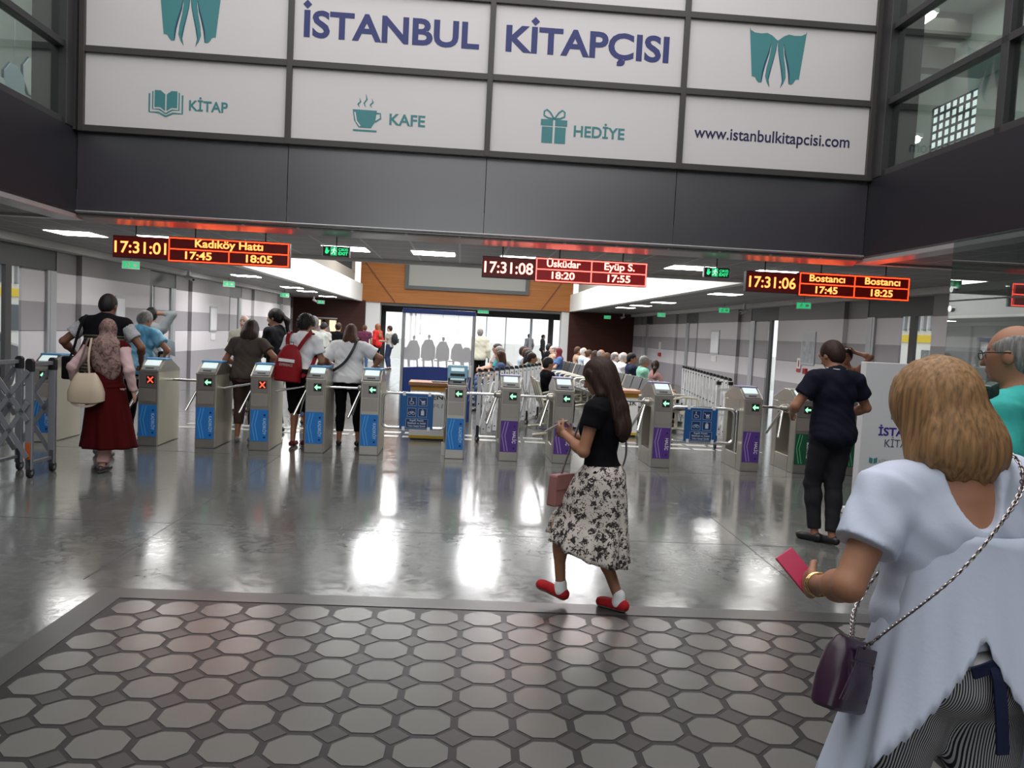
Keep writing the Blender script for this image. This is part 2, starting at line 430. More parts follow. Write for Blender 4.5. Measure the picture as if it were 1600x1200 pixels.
# end wall: dark timber below, honey timber above the opening
M_DARKWOOD = ramp_mat('dark_timber_cladding', 3.0, [(0.3, (0.034, 0.010, 0.006)), (0.7, (0.062, 0.019, 0.012))], 0.5, stretch=(0.3, 1, 14))
M_HONEY = ramp_mat('honey_timber_cladding', 2.2, [(0.3, (0.30, 0.105, 0.025)), (0.7, (0.42, 0.165, 0.045))], 0.45, stretch=(0.25, 1, 16))
mb = MB()
KX0, KX1, KZ0, KZ1 = -7.35, -5.75, 1.0, 1.82
mb.box(-7.8, KX0, 36, 36.3, 0, 2.7).box(KX1, -4.5, 36, 36.3, 0, 2.7).box(KX0, KX1, 36, 36.3, 0, KZ0).box(KX0, KX1, 36, 36.3, KZ1, 2.7)
mb.box(4.63, 7.8, 36, 36.3, 0, 2.7)
for z in [i * .14 for i in range(1, 19)]:
    mb.box(4.63, 7.75, 35.995, 36.01, z, z + .012)
hall_obj(mb.build('wall_far_lower', M_DARKWOOD))
mb = MB().box(-4.75, 4.75, 36, 36.4, 2.66, 5.6)
hall_obj(mb.build('wall_far_upper', M_HONEY))
M_DIAGLINE = mat('dark_diagonal_line', (0.16, 0.05, 0.012), 0.6)
mb = MB()
mb.bar((-4.65, 35.99, 4.5), (-3.2, 35.99, 2.68), .05, .02, (0, 1, 0)); mb.bar((4.6, 35.99, 4.5), (3.35, 35.99, 2.68), .05, .02, (0, 1, 0))  # thin dark diagonal strips on the upper timber
hall_obj(mb.build('trim_3', M_DIAGLINE))
M_COLWHITE = mat('white_column', (0.75, 0.75, 0.74), 0.6)
mb = MB().box(-4.49, -3.86, 36.1, 36.7, 0, 2.66); hall_obj(mb.build('column_left', M_COLWHITE))
mb = MB().box(4.3, 4.63, 36.1, 36.7, 0, 2.66); hall_obj(mb.build('column_right', M_COLWHITE))
# far glazing
mb = MB().box(-7.8, 7.8, 36.3, 39, 2.58, 2.7); hall_obj(mb.build('ceiling_vestibule', mat('vestibule_ceiling', (0.35, 0.34, 0.33), .6)))
w = thing('window_1', None, None); hall_obj(w)
mb = MB().box(-4.6, 4.75, 38.5, 38.62, 2.3, 2.58)
for x, wd in ((-3.95, .28), (4.1, .24)): mb.box(x - wd / 2, x + wd / 2, 38.45, 38.65, 0, 2.4)
mb.build('window_frame', M_DARK, w)
mb = MB()
for x, wd in ((-2.62, .12), (-2.4, .06), (-1.1, .035), (1.0, .04), (1.93, .05), (3.15, .12)): mb.box(x - wd / 2, x + wd / 2, 38.5, 38.58, 0, 2.32)
mb.build('window_mullion', M_SILVER, w)
mb = MB().box(-4.6, 4.75, 38.53, 38.54, 0, 2.3); mb.build('window_pane', M_GLASS, w)
mb = MB().box(-7.8, -4.6, 38.5, 38.7, 0, 2.7).box(4.75, 7.8, 38.5, 38.7, 0, 2.7); hall_obj(mb.build('wall_vestibule', M_COLWHITE))
# outside: quay paving, low far-bank hills, building beyond the side doors
M_PAVE = mat('pale_quay_paving', (0.62, 0.61, 0.58), 0.8, noise=.1)
MB().box(-80, 80, 41, 120, -.35, -.12).box(-80, -9.5, -40, 41, -.35, -.12).box(-9.5, 10.5, -40, -6.5, -.35, -.12).box(10.5, 80, -40, 41, -.35, -.12).build('ground', M_PAVE, kind='structure')
M_PALEWALL = mat('pale_render', (0.85, 0.84, 0.8), .8); M_YEL = mat('yellow_band_paint', (0.85, 0.62, 0.05), .7)
M_DIMGLASS = mat('dim_window', (0.12, 0.14, 0.16), .2)
def shed(name, label, X, ya, yb, s):
    t = thing(name, label, 'building')
    mb = MB(); mb.box(min(X, X + s * 4), max(X, X + s * 4), ya, yb, -.12, 3.2); mb.build('wall', M_PALEWALL, t)
    mb = MB(); mb.box(min(X, X - s * .06), max(X, X - s * .06), ya, yb, 1.95, 2.2); mb.build('yellow_band', M_YEL, t)
    for k in range(int((yb - ya) / 3)):
        y = ya + 1 + k * 3
        mb = MB(); mb.box(min(X, X - s * .05), max(X, X - s * .05), y, y + 1.5, .9, 1.7); mb.build('window', M_DIMGLASS, t)
    mb = MB(); mb.box(min(X, X - s * .3), max(X, X - s * .3), ya, yb, 3.0, 3.25)
    for k in range(int((yb - ya) / .4)): mb.box(min(X, X - s * .1), max(X, X - s * .1), ya + k * .4, ya + k * .4 + .12, 2.35, 3.0)
    mb.build('slatted_fascia', M_GREYALU, t)
    return t
shed('building', 'pale building with a yellow band seen through the left glass doors', -14.5, 12, 36, -1)
shed('building', 'pale building with a yellow band seen through the right glass doors', 15.0, 12, 36, 1)

# ceilings
def ceiling_material():
    m, nt, b = nodes_mat('grey_ceiling_tiles')
    tc = nt.nodes.new('ShaderNodeTexCoord'); sp = nt.nodes.new('ShaderNodeSeparateXYZ'); nt.links.new(tc.outputs['Object'], sp.inputs[0])
    def line(out, size, w, off):
        a = nt.nodes.new('ShaderNodeMath'); a.operation = 'ADD'; a.inputs[1].default_value = off
        d = nt.nodes.new('ShaderNodeMath'); d.operation = 'MODULO'; d.inputs[1].default_value = size
        l = nt.nodes.new('ShaderNodeMath'); l.operation = 'LESS_THAN'; l.inputs[1].default_value = w
        nt.links.new(out, a.inputs[0]); nt.links.new(a.outputs[0], d.inputs[0]); nt.links.new(d.outputs[0], l.inputs[0]); return l.outputs[0]
    lx = line(sp.outputs['X'], 0.625, 0.03, 100.3); ly = line(sp.outputs['Y'], 0.625, 0.03, 0.1)
    mxx = nt.nodes.new('ShaderNodeMath'); mxx.operation = 'MAXIMUM'; nt.links.new(lx, mxx.inputs[0]); nt.links.new(ly, mxx.inputs[1])
    mx = nt.nodes.new('ShaderNodeMix'); mx.data_type = 'RGBA'; mx.inputs[6].default_value = (0.215, 0.205, 0.195, 1); mx.inputs[7].default_value = (0.42, 0.41, 0.40, 1)
    nt.links.new(mxx.outputs[0], mx.inputs[0]); nt.links.new(mx.outputs[2], b.inputs['Base Color'])
    b.inputs['Roughness'].default_value = 0.5
    return m
M_CEIL = ceiling_material()
CZ = 2.68
mb = MB().box(-7.4, 8.1, 9.52, 13.2, CZ, CZ + .3).box(-7.8, -4.66, 13.2, 36, CZ, CZ + .02).box(4.66, 8.1, 13.2, 36, CZ, CZ + .02)
mb.box(-7.4, -4.7, -6.4, 9.52, CZ, CZ + .3).box(4.66, 8.1, -6.4, 9.52, CZ, CZ + .3)
hall_obj(mb.build('ceiling', M_CEIL))
M_TRIMG = mat('glossy_grey_trim', (0.50, 0.49, 0.49), 0.3, 0.35)
mb = MB().prism([(9.46, CZ + .06), (9.46, CZ + .045), (9.74, CZ - .05), (9.74, CZ + .06)], -4.64, 4.6, 'x').box(-4.95, -4.64, -6.3, 9.72, CZ - .03, CZ + .05).box(4.6, 4.85, -6.3, 9.72, CZ - .03, CZ + .05).box(4.85, 7.6, 9.60, 9.72, CZ - .03, CZ + .05).box(-6.9, -4.95, 9.6, 9.72, CZ - .03, CZ + .05)
hall_obj(mb.build('trim_4', M_TRIMG, bevel=.006))
# raised well over the hall: white soffits, clerestory
M_SOFFIT = mat('white_soffit', (0.80, 0.81, 0.77), 0.6)
mb = MB().box(-4.85, -4.65, 13.2, 36, 2.66, 3.42).box(4.63, 4.83, 13.2, 36, 2.66, 3.42)
hall_obj(mb.build('soffit_sides', M_SOFFIT))
mb = MB().box(-4.65, 4.63, 13.15, 13.2, 2.62, 3.4); hall_obj(mb.build('trim_5', M_CORNICE))
M_TAUPE = mat('taupe_wall_paint', (0.36, 0.33, 0.28), .7)
mb = MB()
for X, s in ((-5.0, -1), (4.98, 1)):
    mb.box(min(X, X + s * .3), max(X, X + s * .3), 13.2, 36, 3.42, 3.95)
    mb.box(min(X, X + s * .3), max(X, X + s * .3), 13.2, 36, 4.75, 5.6)
    mb.box(min(X, X + s * .3), max(X, X + s * .3), 13.2, 14, 3.9, 4.8); mb.box(min(X, X + s * .3), max(X, X + s * .3), 35.3, 36, 3.9, 4.8)
mb.box(-5.3, 5.3, 12.9, 13.2, 3.4, 5.6)
hall_obj(mb.build('wall_clerestory', M_TAUPE))
for wn, X in ((2, -5.1), (3, 5.1)):
    w = thing('window_%d' % wn, None, None); hall_obj(w)
    mb = MB()
    for k in range(60): mb.box(X - .04, X + .04, 14 + k * .36, 14.05 + k * .36, 3.95, 4.75)
    mb.box(X - .04, X + .04, 14, 35.3, 4.3, 4.35); mb.build('window_frame', M_DARK, w)
    MB().box(X - .006, X + .006, 14, 35.3, 3.95, 4.75).build('window_pane', M_GLASS, w)
mb = MB()
for k in range(12): mb.box(-5.3, 5.3, 13.2 + k * 1.95, 13.45 + k * 1.95, 5.35, 5.6)
hall_obj(mb.build('ceiling_beams', M_TAUPE))

# facade over the gates
M_FASCIA = mat('charcoal_fascia_panel', (0.024, 0.0205, 0.029), 0.34, spec=0.4, coat=1.0); _b = M_FASCIA.node_tree.nodes['Principled BSDF']; _b.inputs['Coat Roughness'].default_value = 0.27; _b.inputs['Coat IOR'].default_value = 2.5; _b.inputs['Coat Tint'].default_value = (1, .93, .98, 1)
mb = MB(); xs = [-4.64, -2.29, -0.01, 2.25, 4.6]
for a, b in zip(xs[:-1], xs[1:]): mb.box(a + .004, b - .004, 9.5, 9.55, 2.70, 3.62)
hall_obj(mb.build('wall_front', M_FASCIA))
mb = MB().box(-4.9, 4.9, 9.55, 9.75, 2.72, 3.62).box(-5.2, 5.2, 9.6, 9.8, 3.6, 8.0); hall_obj(mb.build('wall_front_backing', mat('backing_board', (0.02, 0.02, 0.022), .7)))
# void side walls
mb = MB().box(-4.85, -4.64, -6.3, 9.5, 2.70, 3.64).box(4.6, 4.82, -6.3, 9.5, 2.70, 3.64)
hall_obj(mb.build('wall_void_sides', mat('shaded_side_fascia', (0.020, 0.018, 0.024), 0.5, spec=0.3)))  # side shade put into a darker, uncoated copy of the fascia panel
mb = MB().box(-9, -3.7, -6.6, -6.4, 0, 8).box(2.4, 9, -6.6, -6.4, 0, 8).box(-3.7, 2.4, -6.6, -6.4, 5.6, 8); hall_obj(mb.build('wall_back', M_GREYPAINT))
w = thing('window_7', None, None); hall_obj(w)  # unseen glazing added behind the camera to put a highlight on the fascia
mb = MB()
for x in (-3.7, -2.2, -.7, .8, 2.32): mb.box(x, x + .08, -6.55, -6.45, 0, 5.6)
mb.box(-3.7, 2.4, -6.55, -6.45, 2.4, 2.5); mb.build('window_frame', M_DARK, w); MB().box(-3.7, 2.4, -6.51, -6.50, 0, 5.6).build('window_pane', M_GLASS, w)
mb = MB()
for X in (-4.75, 4.71): mb.box(X - .1, X + .1, -6.3, 9.5, 6.2, 8.0)
hall_obj(mb.build('wall_void_upper', M_GREYPAINT))
# upper gallery windows both sides
for wn, X, s in ((4, -4.66, -1), (5, 4.62, 1)):
    w = thing('window_%d' % wn, None, None); hall_obj(w)
    xa, xb = min(X, X + s * .12), max(X, X + s * .12)
    mb = MB().box(xa - .03, xb + .03, 9.22, 9.5, 3.64, 8)
    for z in (3.64, 4.46, 5.32, 6.16): mb.box(xa, xb, -6.3, 9.3, z, z + .075)
    for y in (7.15, 4.95, 2.75, .55, -1.65, -3.85, -6.1): mb.box(xa, xb, y, y + .11, 3.64, 6.2)
    mb.build('window_frame', M_DARK, w, bevel=.006)
    MB().box(X + s * .055, X + s * .062, -6.3, 9.25, 3.66, 6.2).build('window_pane', M_GLASSGREEN, w)
# rooms behind the gallery windows
M_ROOM = mat('gallery_wall', (0.42, 0.45, 0.42), .8); M_ROOMB = mat('gallery_beam', (0.30, 0.28, 0.26), .8)
M_LATTICE = mat('lattice_bars', (0.12, 0.13, 0.13), .6)
mb = MB()
for s, xi, xo in ((-1, -4.9, -7.4), (1, 4.88, 7.9)):
    a, b = min(xi, xo), max(xi, xo)
    mb.box(xo - .1, xo + .1, -6.3, 13.0 if s > 0 else 16, 2.98, 7.2) if s < 0 else mb.box(xo - .1, xo - .07, -6.3, 12.5, 2.98, 7.2).box(xo - .1, xo - .07, 13.75, 17, 2.98, 7.2).box(xo - .1, xo - .07, 12.5, 13.75, 2.98, 4.85).box(xo - .1, xo - .07, 12.5, 13.75, 5.85, 7.2)
    mb.box(a, b, 16, 16.2, 2.98, 7.2)
    mb.box(a, b, -6.3, 16, 2.98, 3.05); mb.box(a, b, -6.3, 16, 7.1, 7.2)
hall_obj(mb.build('wall_gallery', M_ROOM))
mb = MB()
for y in (9.9, 12.2, 14.6): mb.box(-7.3, -4.95, y, y + .4, 6.6, 7.1); mb.box(4.95, 7.8, y + .6, y + .9, 6.75, 7.1)
mb.box(4.95, 7.8, 13.2, 13.5, 6.35, 6.7); mb.box(7.3, 7.75, -6, 12.4, 5.95, 6.2)
hall_obj(mb.build('gallery_beams', M_ROOMB))
w = thing('window_6', None, None); hall_obj(w)
mb = MB()
for k in range(8): mb.box(7.81, 7.83, 12.5 + k * .178 - .02, 12.5 + k * .178 + .02, 4.85, 5.85)
for k in range(8): mb.box(7.81, 7.83, 12.5, 13.75, 4.85 + k * .143 - .02, 4.85 + k * .143 + .02)
mb.build('lattice', M_LATTICE, w)
MB().box(7.845, 7.85, 12.5, 13.75, 4.85, 5.85).build('window_pane', M_GLASS, w)
# ================================================================== SIGNS AND LAMPS
# --- bookshop sign over the gates
sg = thing('shop_sign', 'wide white gridded shop sign with teal emblems and navy lettering above the gates', 'sign'); hall_obj(sg, None)
XS = [-4.57, -2.29, -0.015, 2.25, 4.55]; ZS = [3.65, 4.52, 5.39, 6.25]
mb = MB()
for x in XS: mb.box(x - .032, x + .032, 9.41, 9.5, 3.62, 6.28)
for z in ZS: mb.box(-4.6, 4.58, 9.412, 9.5, z - .036, z + .036)
M_SFRAME = mat('dark_sign_frame', (0.05, 0.045, 0.043), .45)
mb.build('frame', M_SFRAME, sg, bevel=.004)
MB().box(-4.67, -4.61, 9.38, 9.5, 3.62, 8).build('corner_post', M_DARK, sg); MB().box(4.58, 4.74, 9.40, 9.5, 3.62, 8).build('corner_post', M_DARK, sg)
for i in range(4):
    for j in range(3):
        MB().box(XS[i] + .03, XS[i + 1] - .03, 9.452, 9.49, ZS[j] + .034, ZS[j + 1] - .034).build('panel', M_SIGN, sg)
SY = 9.449
def sign_text(s, cx, z0, h, w, m, bold, nm='lettering'):
    o = writing(nm, s, m, sg, cx, z0, h, w, bold, y=SY); return o
def diamond(cx, cz, r, m):
    Ink().poly([(cx - r, cz), (cx, cz - r), (cx + r, cz), (cx, cz + r)]).build('letter_dot', m, sg, (0, SY - .0005, 0))
sign_text('ISTANBUL', -1.155, 4.838, .285, 1.99, M_NAVYPRINT, .028); diamond(-2.115, 5.19, .05, M_NAVYPRINT)
sign_text('KITAPÇISI', 1.10, 4.84, .285, 1.91, M_NAVYPRINT, .028); diamond(0.478, 5.19, .05, M_NAVYPRINT)
sign_text('KİTAP', -3.185, 3.925, .112, .43, M_TEAL, .022)
sign_text('KAFE', -0.945, 3.914, .124, .41, M_TEAL, .022)
sign_text('HEDİYE', 1.287, 3.92, .124, .60, M_TEAL, .022)
sign_text('www.istanbulkitapcisi.com', 3.36, 4.0, .135, 1.89, mat('midnight_print', (0.016, 0.012, 0.07), .5), .012)
def emblem(parent, cx, zt, k, y, blue=M_TEAL):
    """a pair of curtain-like open pages"""
    for s in (-1, 1):
        out = [(.345, 0), (.33, -.03), (.28, -.055), (.20, -.06), (.13, -.05), (.07, -.075), (.0, -.13),
               (.012, -.25), (.035, -.36), (.055, -.45), (.075, -.56), (.085, -.61), (.065, -.672), (.10, -.62), (.125, -.55), (.115, -.45), (.09, -.33), (.075, -.22), (.08, -.15),
               (.10, -.28), (.13, -.40), (.155, -.50), (.165, -.62), (.20, -.625), (.225, -.60), (.245, -.565), (.275, -.555), (.285, -.565)]
        Ink().poly([(cx + s * x * k, zt + z * k) for x, z in out]).build('emblem', blue, parent, (0, y, 0))
        Ink().stroke([(cx + s * x * k, zt + z * k) for x, z in [(.078, -.16), (.10, -.28), (.135, -.40), (.158, -.50), (.168, -.62)]], [.004 * k, .016 * k, .02 * k, .02 * k, .008 * k]).build('emblem_shadow', M_TEALDARK, parent, (0, y - .001, 0))
        Ink().stroke([(cx + s * x * k, zt + z * k) for x, z in [(.004, -.14), (.02, -.27), (.045, -.38), (.07, -.48), (.088, -.58), (.067, -.67)]], [.003 * k, .006 * k, .008 * k, .009 * k, .008 * k, .004 * k]).build('emblem_line', M_TEALDARK, parent, (0, y - .001, 0))
emblem(sg, 3.345, 5.31, 1.0, SY); emblem(sg, -3.41, 5.305, 1.0, SY)
# book, cup and present pictograms
def ink(parent, fn, name, m, y):
    k = Ink(); fn(k); return k.build(name, m, parent, (0, y, 0))
def book(k):
    c, z = -3.655, 3.84
    for s in (-1, 1):
        k.poly([(c + s * .008, z + .06), (c + s * .008, z + .245), (c + s * .06, z + .285), (c + s * .125, z + .285), (c + s * .125, z + .10), (c + s * .06, z + .10)])
        k.stroke([(c + s * .145, z + .27), (c + s * .145, z + .075), (c + s * .07, z + .075), (c, z + .03)], .014)
        k.stroke([(c + s * .182, z + .245), (c + s * .182, z + .04), (c + s * .08, z + .04), (c, z + .0)], .018)
ink(sg, book, 'book_icon', M_TEAL, SY)
def cup(k):
    c, z = -1.425, 3.815
    k.poly([(c - .145, z + .245), (c + .13, z + .245), (c + .115, z + .12), (c + .07, z + .045), (c - .07, z + .045), (c - .125, z + .12)])
    k.stroke([(c + .12, z + .215), (c + .17, z + .215), (c + .175, z + .16), (c + .11, z + .115)], .018)
    k.stroke([(c - .135, z + .012), (c + .135, z + .012)], .02)
    for q in (-.07, 0, .07):
        h = .10 if q else .15
        k.stroke([(c + q, z + .275), (c + q - .018, z + .275 + h * .3), (c + q + .012, z + .275 + h * .6), (c + q, z + .275 + h)], [.004, .018, .018, .003])
ink(sg, cup, 'cup_icon', M_TEAL, SY)
ink(sg, lambda k: k.stroke([(-1.545, 4.03), (-1.525, 3.93), (-1.48, 3.875)], .016), 'cup_highlight', M_SIGN, SY - .002)
def gift(k):
    c, z = .752, 3.825
    for s in (-1, 1):
        k.rect(*sorted((c + s * .012, c + s * .14)), z, z + .185); k.rect(*sorted((c + s * .012, c + s * .155)), z + .198, z + .27)
        k.stroke([(c, z + .275), (c + s * .05, z + .35), (c + s * .09, z + .38), (c + s * .12, z + .36), (c + s * .12, z + .31), (c + s * .07, z + .285), (c, z + .278)], .02)
ink(sg, gift, 'gift_icon', M_TEAL, SY)

# --- LED departure boards
def led(name, core, s): return mat(name, (0.02, 0.01, 0.01), .5, emit=core, estr=s)
L_OR = led('orange_led', (1.0, 0.13, 0.03), 7.0); L_ORB = led('orange_red_led', (1.0, 0.026, 0.005), 7.0)
L_RD = led('pale_red_led', (1.0, 0.20, 0.15), 7.0); L_RDB = led('red_led_line', (1.0, 0.07, 0.055), 7.0)
M_LEDBACK = mat('dim_red_led_ground', (0.01, 0.003, 0.003), .35, emit=(0.05, 0.0015, 0.001), estr=1.0)
M_LEDBACK2 = mat('red_led_ground', (0.02, 0.003, 0.003), .35, emit=(0.17, 0.003, 0.004), estr=1.0)
def board(cx, label, clock, cells, xl, xm, xr, ink_t, ink_l, back):
    t = thing('departure_board', label, 'departure board', hp(cx, 9.9, 0), HALL, 'led departure boards')
    z0, z1 = 2.262, 2.522
    a, m, b = xl - cx, xm - cx, xr - cx
    cc_ = MB().box(a, m, 0.0, .09, z0, z1).build('clock_case', M_BLACK, t, bevel=.004)
    tc_ = MB().box(m, b, -.005, .09, z0 - .018, z1 + .018).build('timetable_case', M_BLACK, t, bevel=.004)
    Ink().rect(a + .008, m - .004, z0 + .008, z1 - .008).build('clock_face', M_LEDBACK, cc_, (0, -.001, 0))
    Ink().rect(m + .004, b - .004, z0 - .014, z1 + .014).build('timetable_face', back, tc_, (0, -.006, 0))
    writing('clock_digits', clock, ink_t, cc_, (a + m) / 2, z0 + .062, .135, .60, .012, y=-.004)
    k = Ink(); k.frame(m + .006, b - .006, z0 - .012, z1 + .012, .013); zm = z0 + .135
    k.rect(m + .006, b - .006, zm - .006, zm + .007); mid = (m + b) / 2
    if len(cells) == 2: k.rect(mid - .007, mid + .007, z0 - .01, z1 + .01)
    else: k.rect(mid - .007, mid + .007, z0 - .01, zm)
    k.build('grid_lines', ink_l, tc_, (0, -.009, 0))
    for i, (nm, times) in enumerate(cells):
        if len(cells) == 2:
            c = (m + mid) / 2 if i == 0 else (mid + b) / 2
            writing('destination', nm, ink_t, tc_, c, zm + .036, .085, {'Bostancı': .46, 'Üsküdar': .42}.get(nm, .38), .018, y=-.012)
            writing('departure_time', times[0], ink_t, tc_, c, z0 + .026, .085, .285, .02, y=-.012)
        else:
            writing('destination', nm, ink_t, tc_, mid, zm + .036, .09, .80, .02, y=-.012)
            for q, tm in zip(((m + mid) / 2, (mid + b) / 2), times): writing('departure_time', tm, ink_t, tc_, q, z0 + .024, .088, .31, .02, y=-.012)
    for x in (a + .25, m + .3, b - .3): MB().tube([(x, .045, z1), (x, .045, CZ + .01)], .008, 8).build('hanger_rod', M_DARK, t)
board(-3.36, 'orange LED board reading Kadıköy Hattı 17:45 18:05, leftmost of three', '17:31:01', [('Kadıköy Hattı', ('17:45', '18:05'))], -4.40, -3.755, -2.325, L_OR, L_ORB, M_LEDBACK)
board(1.03, 'red LED board reading Üsküdar and Eyüp S. in the middle', '17:31:08', [('Üsküdar', ('18:20',)), ('Eyüp S.', ('17:55',))], 0.003, .66, 2.055, L_RD, L_RDB, M_LEDBACK2)
board(4.38, 'orange LED board reading Bostancı twice, rightmost of three', '17:31:06', [('Bostancı', ('17:45',)), ('Bostancı', ('18:25',))], 3.32, 4.0, 5.446, L_OR, L_ORB, M_LEDBACK)

# --- emergency exit signs
L_GRN = mat('green_lit_print', (0.02, 0.3, 0.12), .5, emit=(0.03, 0.85, 0.28), estr=1.1)
L_GRNPANEL = mat('green_lit_panel', (0.02, 0.3, 0.12), .5, emit=(0.02, 0.45, 0.16), estr=1.0)
def runner(k, cx, z, s):
    k.disc(cx + .008 * s, z + .074 * s, .011 * s, 10)
    k.stroke([(cx + .004 * s, z + .066 * s), (cx - .004 * s, z + .036 * s)], .018 * s)
    k.stroke([(cx - .004 * s, z + .038 * s), (cx + .016 * s, z + .022 * s), (cx + .010 * s, z)], .010 * s)
    k.stroke([(cx - .004 * s, z + .038 * s), (cx - .014 * s, z + .016 * s), (cx - .034 * s, z + .012 * s)], .010 * s)
    k.stroke([(cx + .002 * s, z + .062 * s), (cx + .026 * s, z + .052 * s), (cx + .032 * s, z + .036 * s)], .008 * s)
    k.stroke([(cx + .002 * s, z + .062 * s), (cx - .022 * s, z + .058 * s), (cx - .028 * s, z + .042 * s)], .008 * s)
def exit_sign(x, label):
    t = thing('exit_sign', label, 'exit sign', hp(x, 9.8, 0), HALL, 'hanging black exit signs')
    z0, z1 = 2.408, 2.526
    MB().box(-.16, .16, 0, .05, z0, z1).build('case', M_BLACK, t, bevel=.003)
    for q in (-.16, .16): MB().box(q - .005, q + .005, -.003, .053, z0 - .004, z1 + .004).build('end_cap', M_SILVER, t)
    k = Ink(); c, z = -.11, z0 + .018
    k.disc(c, z + .03, .021, 12, .024); k.rect(c - .016, c + .016, z + .03, z + .058)
    for i in range(3): k.rect(c - .013 + i * .0095, c - .006 + i * .0095, z + .055, z + .082)
    k.stroke([(c + .018, z + .03), (c + .03, z + .052)], .009)
    k.build('hand_symbol', L_GRN, t, (0, -.002, 0))
    Ink().rect(-.066, .012, z0 + .008, z1 - .008).build('green_square', L_GRNPANEL, t, (0, -.0015, 0))
    k = Ink(); runner(k, -.027, z0 + .018, .98); k.build('running_figure', mat('pale_lit_print', (.6, .9, .7), .5, emit=(.6, 1, .75), estr=.9), t, (0, -.003, 0))
    writing('lettering', 'ÇIKIŞ', L_GRN, t, .085, z0 + .066, .030, .115, .03, y=-.003)
    writing('lettering', 'EXIT', L_GRN, t, .085, z0 + .018, .034, .115, .04, y=-.003)
    MB().tube([(0, .025, z1), (0, .025, CZ + .01)], .007, 8).build('hanger_rod', M_DARK, t)
exit_sign(-1.757, 'black hanging exit sign with green hand and lettering, left of the middle board')
exit_sign(2.91, 'black hanging exit sign with green hand and lettering, left of the Bostancı board')
def small_exit(x, y, z, label, rz, w=.30):
    t = thing('exit_sign', label, 'exit sign', hp(x, y, 0), HALL + rz, 'small green exit signs along the hall')
    MB().box(-w / 2, w / 2, 0, .035, z, z + .15).build('case', M_WHITE, t, bevel=.003)
    Ink().rect(-w / 2 + .012, w / 2 - .012, z + .014, z + .136).build('green_panel', L_GRNPANEL, t, (0, -.002, 0))
    k = Ink(); k.poly([(.04, z + .05), (.075, z + .05), (.075, z + .035), (.11, z + .075), (.075, z + .115), (.075, z + .1), (.04, z + .1)])
    k.build('arrow_symbol', M_WHITE, t, (0, -.004, 0)); k = Ink(); runner(k, -.05, z + .03, 1.05); k.build('running_figure', M_WHITE, t, (0, -.004, 0))
    MB().tube([(0, .017, z + .15), (0, .017, CZ + .01)], .006, 6).build('hanger_rod', M_DARK, t)
small_exit(-6.35, 15.3, 2.42, 'green exit sign below the clock of the Kadıköy board', .45)
small_exit(-6.3, 21.4, 2.42, 'small green exit sign over the second left door bay', .5)
small_exit(-6.3, 28.0, 2.42, 'small green exit sign farther along the left wall', .5)
small_exit(-6.1, 34.0, 2.40, 'small green exit sign before the left dark timber wall', .4)
small_exit(0.75, 36.5, 2.40, 'green exit sign under the honey timber wall', 0, .5)
small_exit(6.0, 34.0, 2.38, 'small green exit sign before the right dark timber wall', -.4)
small_exit(6.9, 28.3, 2.42, 'small green exit sign farthest along the right wall', -.5)
small_exit(6.95, 21.6, 2.42, 'small green exit sign over the middle right door bay', -.5)
small_exit(7.0, 16.6, 2.40, 'small green exit sign below the Bostancı board', -.45)
# --- recessed ceiling lamps
def ceiling_lamp(x, y, label, w=.6, d=.6, m=None):
    t = thing('ceiling_lamp', label, 'ceiling lamp', hp(x, y, CZ), HALL, 'square ceiling lamps')
    MB().box(-w / 2 - .02, w / 2 + .02, -d / 2 - .02, d / 2 + .02, -.008, .004).build('lamp_frame', M_WHITE, t)
    MB().box(-w / 2, w / 2, -d / 2, d / 2, -.012, -.006).build('diffuser', m or M_LAMP, t)
for i, x in enumerate((-5.62, -4.4, -3.15, -1.9, -.66, .6, 1.85, 3.08, 4.33, 5.55)):
    ceiling_lamp(x, 11.62, ['lit square ceiling lamp above the left glass doors', 'lit ceiling lamp just left of the Kadıköy board', 'lit ceiling lamp behind the Kadıköy board',
                            'lit ceiling lamp behind the left hanging exit sign', 'lit ceiling lamp in front of the honey timber wall', 'lit ceiling lamp behind the clock of the middle board',
                            'lit ceiling lamp behind the Üsküdar lettering', 'lit ceiling lamp left of the right hanging exit sign', 'lit ceiling lamp behind the right board clock', 'lit ceiling lamp behind the right end of the Bostancı board'][i])
for i, y in enumerate((20.4, 25.8, 28.3, 32.6)):
    ceiling_lamp(-5.6, y, ['nearest lit lamp under the left white soffit', 'second lit lamp under the left white soffit', 'third lit lamp under the left white soffit', 'farthest lit lamp under the left white soffit'][i], m=M_HALLLAMP)
for i, y in enumerate((17.4, 22.8, 25.7, 28.1)):
    ceiling_lamp(5.55, y, ['nearest lit lamp under the right white soffit', 'second lit lamp under the right white soffit', 'third lit lamp under the right white soffit', 'farthest lit lamp under the right white soffit'][i])
ceiling_lamp(-5.6, 14.6, 'lit ceiling lamp in the left aisle, hidden behind the Kadıköy board')
ceiling_lamp(5.5, 14.2, 'lit ceiling lamp in the right aisle, behind the Bostancı board')
# tube lamps in the gallery rooms
def tube_lamp(x, y0, y1, z, label):
    t = thing('tube_lamp', label, 'tube lamp', hp(x, (y0 + y1) / 2, z), HALL)
    L = (y1 - y0) / 2
    MB().box(-.09, .09, -L, L, 0, .06).build('lamp_tray', M_WHITE, t)
    MB().tube([(0, -L, -.03), (0, L, -.03)], .05, 10).build('tube', M_LAMP, t)
    for q in (-.7, .7): MB().tube([(0, q * L, .05), (0, q * L, 7.1 - z)], .006, 6).build('hanger_rod', M_SILVER, t)
tube_lamp(6.3, 11.35, 12.3, 6.46, 'bright tube lamp high behind the right gallery window')
tube_lamp(6.3, 11.5, 12.3, 4.74, 'tube lamp low behind the right gallery window')
tube_lamp(-6.2, 8.5, 9.8, 6.4, 'tube lamp behind the left gallery window')
